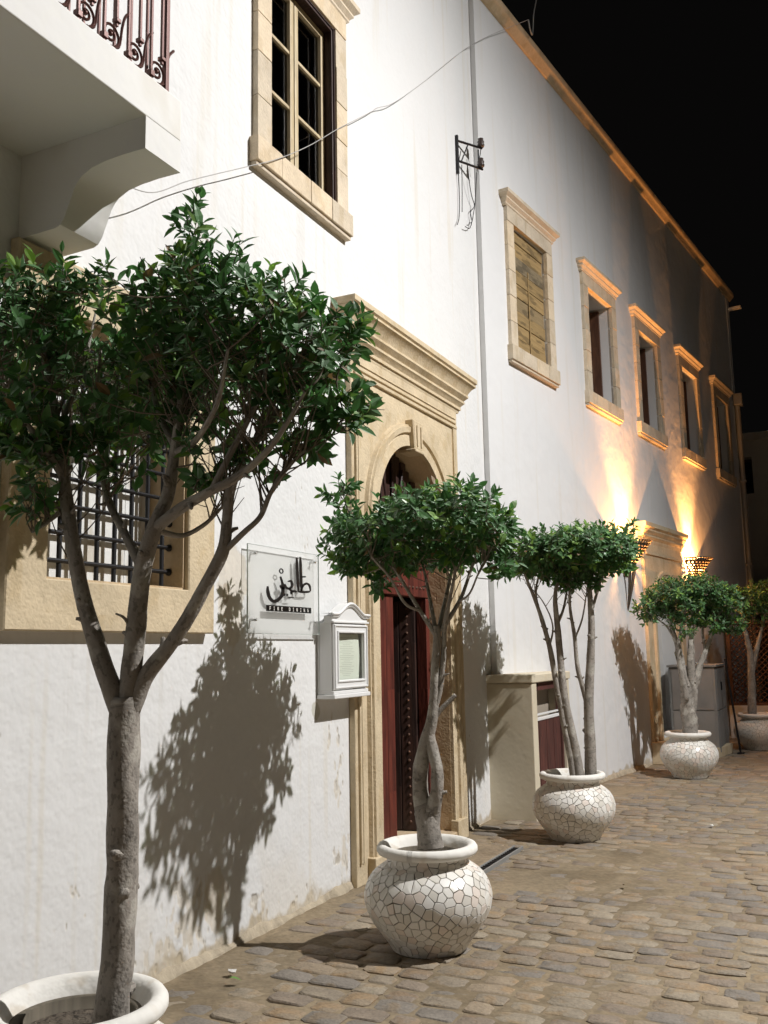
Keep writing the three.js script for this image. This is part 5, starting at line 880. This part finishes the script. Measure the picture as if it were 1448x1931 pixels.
{ // downpipe at the end of the house wall
  const p = farWorld(11.28, 0, 0.07), w = thing('drain_pipe', 'pale rain pipe at the far corner of the white house', 'pipe', [p.x, 0, p.z]);
  part('shaft', bar([0, 0.0, 0], [0, 6.55, 0], 0.055, 10), M.galv, w); part('hopper', bx(-0.11, 0.11, 6.5, 6.75, -0.07, 0.11, 0.02), M.galv, w);
  for (const y of [1.5, 3.2, 4.9]) part('clip', bx(-0.07, 0.07, y, y + 0.04, -0.075, 0.065, 0.004), M.galv, w);
  const q = farWorld(11.42, 8.62, 0.1), g = thing('roof_spout', 'small pale rain spout under the far roof corner', 'spout', [q.x, q.y, q.z], -BEND); part('spout', bx(-0.04, 0.08, 0, 0.05, -0.1, 0.16, 0.01), M.plaster, g); part('collar', bx(-0.06, 0.10, -0.02, 0.07, -0.12, -0.1, 0.006), M.plaster, g);
}
{ // house closing the street
  const w = thing('end_building', 'dim plain house closing the far end of the street', 'building', [24.5, 0, -3]);
  const s = rectPath(0, 12, -0.05, 6.55); const wins = [[3.65, 4.5], [5.2, 5.9], [7.6, 8.3]]; for (const [a, b] of wins) s.holes.push(rectPath(a, b, 5.25, 6.15, THREE.Path)); s.holes.push(rectPath(4.9, 5.6, 2.7, 4.2, THREE.Path));
  const wall = extr(s, 0, 0.4, 4); wall.rotateY(-Math.PI / 2); part('wall', boxUV(wall), tint(M.plaster, 0.9, 0.84, 0.76), w);
  for (const [a, b] of wins) { const n = sub('window', w); part('frame', merge([bx(-0.06, 0.02, 5.2, 6.2, a - 0.06, a + 0.04, 0.004), bx(-0.06, 0.02, 5.2, 6.2, b - 0.04, b + 0.06, 0.004), bx(-0.06, 0.02, 6.1, 6.2, a + 0.04, b - 0.04, 0.004), bx(-0.08, 0.02, 5.18, 5.27, a + 0.04, b - 0.04, 0.004)]), M.brownWood, n); part('pane', bx(0.05, 0.06, 5.25, 6.15, a, b, 0), M.darkGlass, n); part('stile', bx(-0.02, 0.04, 5.27, 6.1, (a + b) / 2 - 0.03, (a + b) / 2 + 0.03, 0.004), M.creamWood, n); }
  part('shutter', bx(-0.02, 0.05, 2.7, 4.2, 4.92, 5.58, 0.004), M.darkWood, w);
  part('parapet', bx(-0.45, 0.12, 6.552, 6.75, -0.05, 12.05, 0.02), tint(M.plaster, 0.9, 0.84, 0.76), w);
  part('room', bx(-6.4, -0.46, 0, 6.5, 0.05, 11.9, 0), M.room, w).position.x = 7;
}
{ // low brick wall with a hedge in front of the end house
  const w = thing('brick_wall', 'low reddish brick wall below the end house', 'wall', [22.2, 0, 1.4]); const bm = [M.redWood, M.brownWood].map((m, i) => std({ color: C(0.24 + i * 0.05, 0.13 + i * 0.03, 0.085), roughness: 0.9 }));
  part('core', bx(0.01, 0.22, -0.03, 2.9, 0.0, 3.0, 0), std({ color: C(0.2, 0.17, 0.13), roughness: 0.95 }), w);
  reseed(66); for (let r = 0; r < 18; r++) for (let k = 0; k < 7; k++) { const z = k * 0.25 + (r % 2) * 0.125; part('brick', bx(-0.004 + rr(-0.004, 0.004), 0.02, 1.45 + r * 0.08, 1.45 + r * 0.08 + 0.068, z + 0.006, z + 0.244, 0), bm[Math.floor(rnd() * 2)], w); }
}
{ // sheen of a drain channel and slab before the door
  const d = thing('doorstep_slab', 'low worn concrete slab on the ground before the carved doorway', 'slab', [6.45, 0, 0.1]); part('slab', bx(0, 1.14, -0.05, 0.028, 0.02, 0.53, 0.012), tint(M.sand, 1.15, 1.15, 1.2), d);
  const w = thing('drain_channel', 'narrow iron drain channel set in the cobbles before the doorway', 'drain', [6.45, 0.0, 0.645]);
  part('edge', bx(0, 1.12, -0.03, 0.036, 0.0, 0.014, 0.003), M.galv, w); part('edge', bx(0, 1.12, -0.03, 0.036, 0.07, 0.084, 0.003), M.galv, w); for (let k = 0; k < 22; k++) part('grate_bar', bx(0.01 + k * 0.05, 0.03 + k * 0.05, 0.0, 0.03, 0.014, 0.07, 0.002), M.iron, w);
}
{ // small litter
  reseed(808);
  const scrap = (x, z, c, s, name, label, cat) => { const t = []; const n = 7, ring = []; for (let k = 0; k < n; k++) { const a = k / n * 6.283; ring.push([Math.cos(a) * s * rr(0.6, 1.1), rr(0.0, s * 0.45), Math.sin(a) * s * rr(0.6, 1.1)]); } for (let k = 0; k < n; k++) { const a = ring[k], b = ring[(k + 1) % n]; t.push([0, s * 0.35, 0], b, a, a, b, [b[0] * 0.8, -0.004, b[2] * 0.8], a, [b[0] * 0.8, -0.004, b[2] * 0.8], [a[0] * 0.8, -0.004, a[2] * 0.8]); } const m = part(numbered(name), soup(t, 0), std({ color: C(...c), roughness: 0.9, side: THREE.DoubleSide }), scene); m.position.set(x, 0.026, z); m.userData = { label, category: cat }; return m; };
  scrap(9.05, 2.0, [0.7, 0.7, 0.68], 0.022, 'paper_scrap', 'crumpled white paper scrap lying on the cobbles', 'litter');
  scrap(4.16, 0.29, [0.55, 0.53, 0.50], 0.030, 'stone_chip', 'pale broken stone chip at the foot of the wall', 'stone');
  const lf = (x, z, col, label, turn) => { const g = soup(leafShapes[1].map(([a, b, c]) => [a * 0.06, c * 0.06 + 0.004, b * 0.06]), 0), m = part(numbered('fallen_leaf'), g, std({ color: C(...col), roughness: 0.7, side: THREE.DoubleSide }), scene); m.position.set(x, 0.034, z); m.rotation.set(rr(-0.2, 0.2), turn, rr(-0.2, 0.2)); m.userData = { label, category: 'leaf' }; };
  lf(4.05, 0.35, [0.10, 0.24, 0.04], 'fresh green leaf fallen on the cobbles near the wall', 0.5);
  lf(6.6, 1.75, [0.22, 0.15, 0.06], 'curled brown leaf fallen between the first two mosaic pots', 2.1);
}
{ // street floodlight on its pole, across the street behind the viewer's right shoulder
  const w = thing('street_floodlight', 'floodlight on a tall steel pole across the street', 'street lamp', [LAMP.x, 0, LAMP.z + 0.35]);
  part('pole', tube([[0, -0.05, 0, 0.075], [0, 5, 0, 0.065], [0, 10.4, 0, 0.05]], 12, 2), M.galv, w); part('base_plate', bx(-0.16, 0.16, -0.02, 0.03, -0.16, 0.16, 0.006), M.galv, w);
  part('arm', bar([0, 10.2, 0], [0, 10.2, -0.30], 0.03, 8), M.galv, w);
  const h = new THREE.Group(); h.name = 'lamp_head'; h.position.set(0, LAMP.y, -0.35); h.lookAt(flood.target.position.x - w.position.x, flood.target.position.y, flood.target.position.z - w.position.z); w.add(h);
  h.rotation.set(0, 0, 0); { const dir = flood.target.position.clone().sub(LAMP).normalize(); h.quaternion.setFromUnitVectors(V(0, 0, 1), dir); }
  { const v = LAMP.clone().sub(w.position); part('added_light_baffle', bx(v.x + 0.194, v.x + 0.199, v.y - 0.55, v.y + 0.2, v.z - 0.158, v.z + 0.45, 0), M.greyMetal, w); part('added_baffle_stay', bar([v.x + 0.19, v.y + 0.2, v.z + 0.3], [0, v.y + 0.2, 0], 0.012, 6), M.galv, w); }  // unseen plate and stay, added to cut the flood off along the far wall
  part('reflector_case', bx(-0.22, 0.22, -0.16, 0.16, -0.20, -0.07, 0.02), M.greyMetal, h);
  part('lamp_face', bx(-0.20, 0.20, -0.14, 0.14, -0.069, -0.06, 0), std({ color: C(0.9, 0.9, 0.88), emissive: C(1, 0.96, 0.9), emissiveIntensity: 3 }), h);
}
renderer.render(scene, camera);
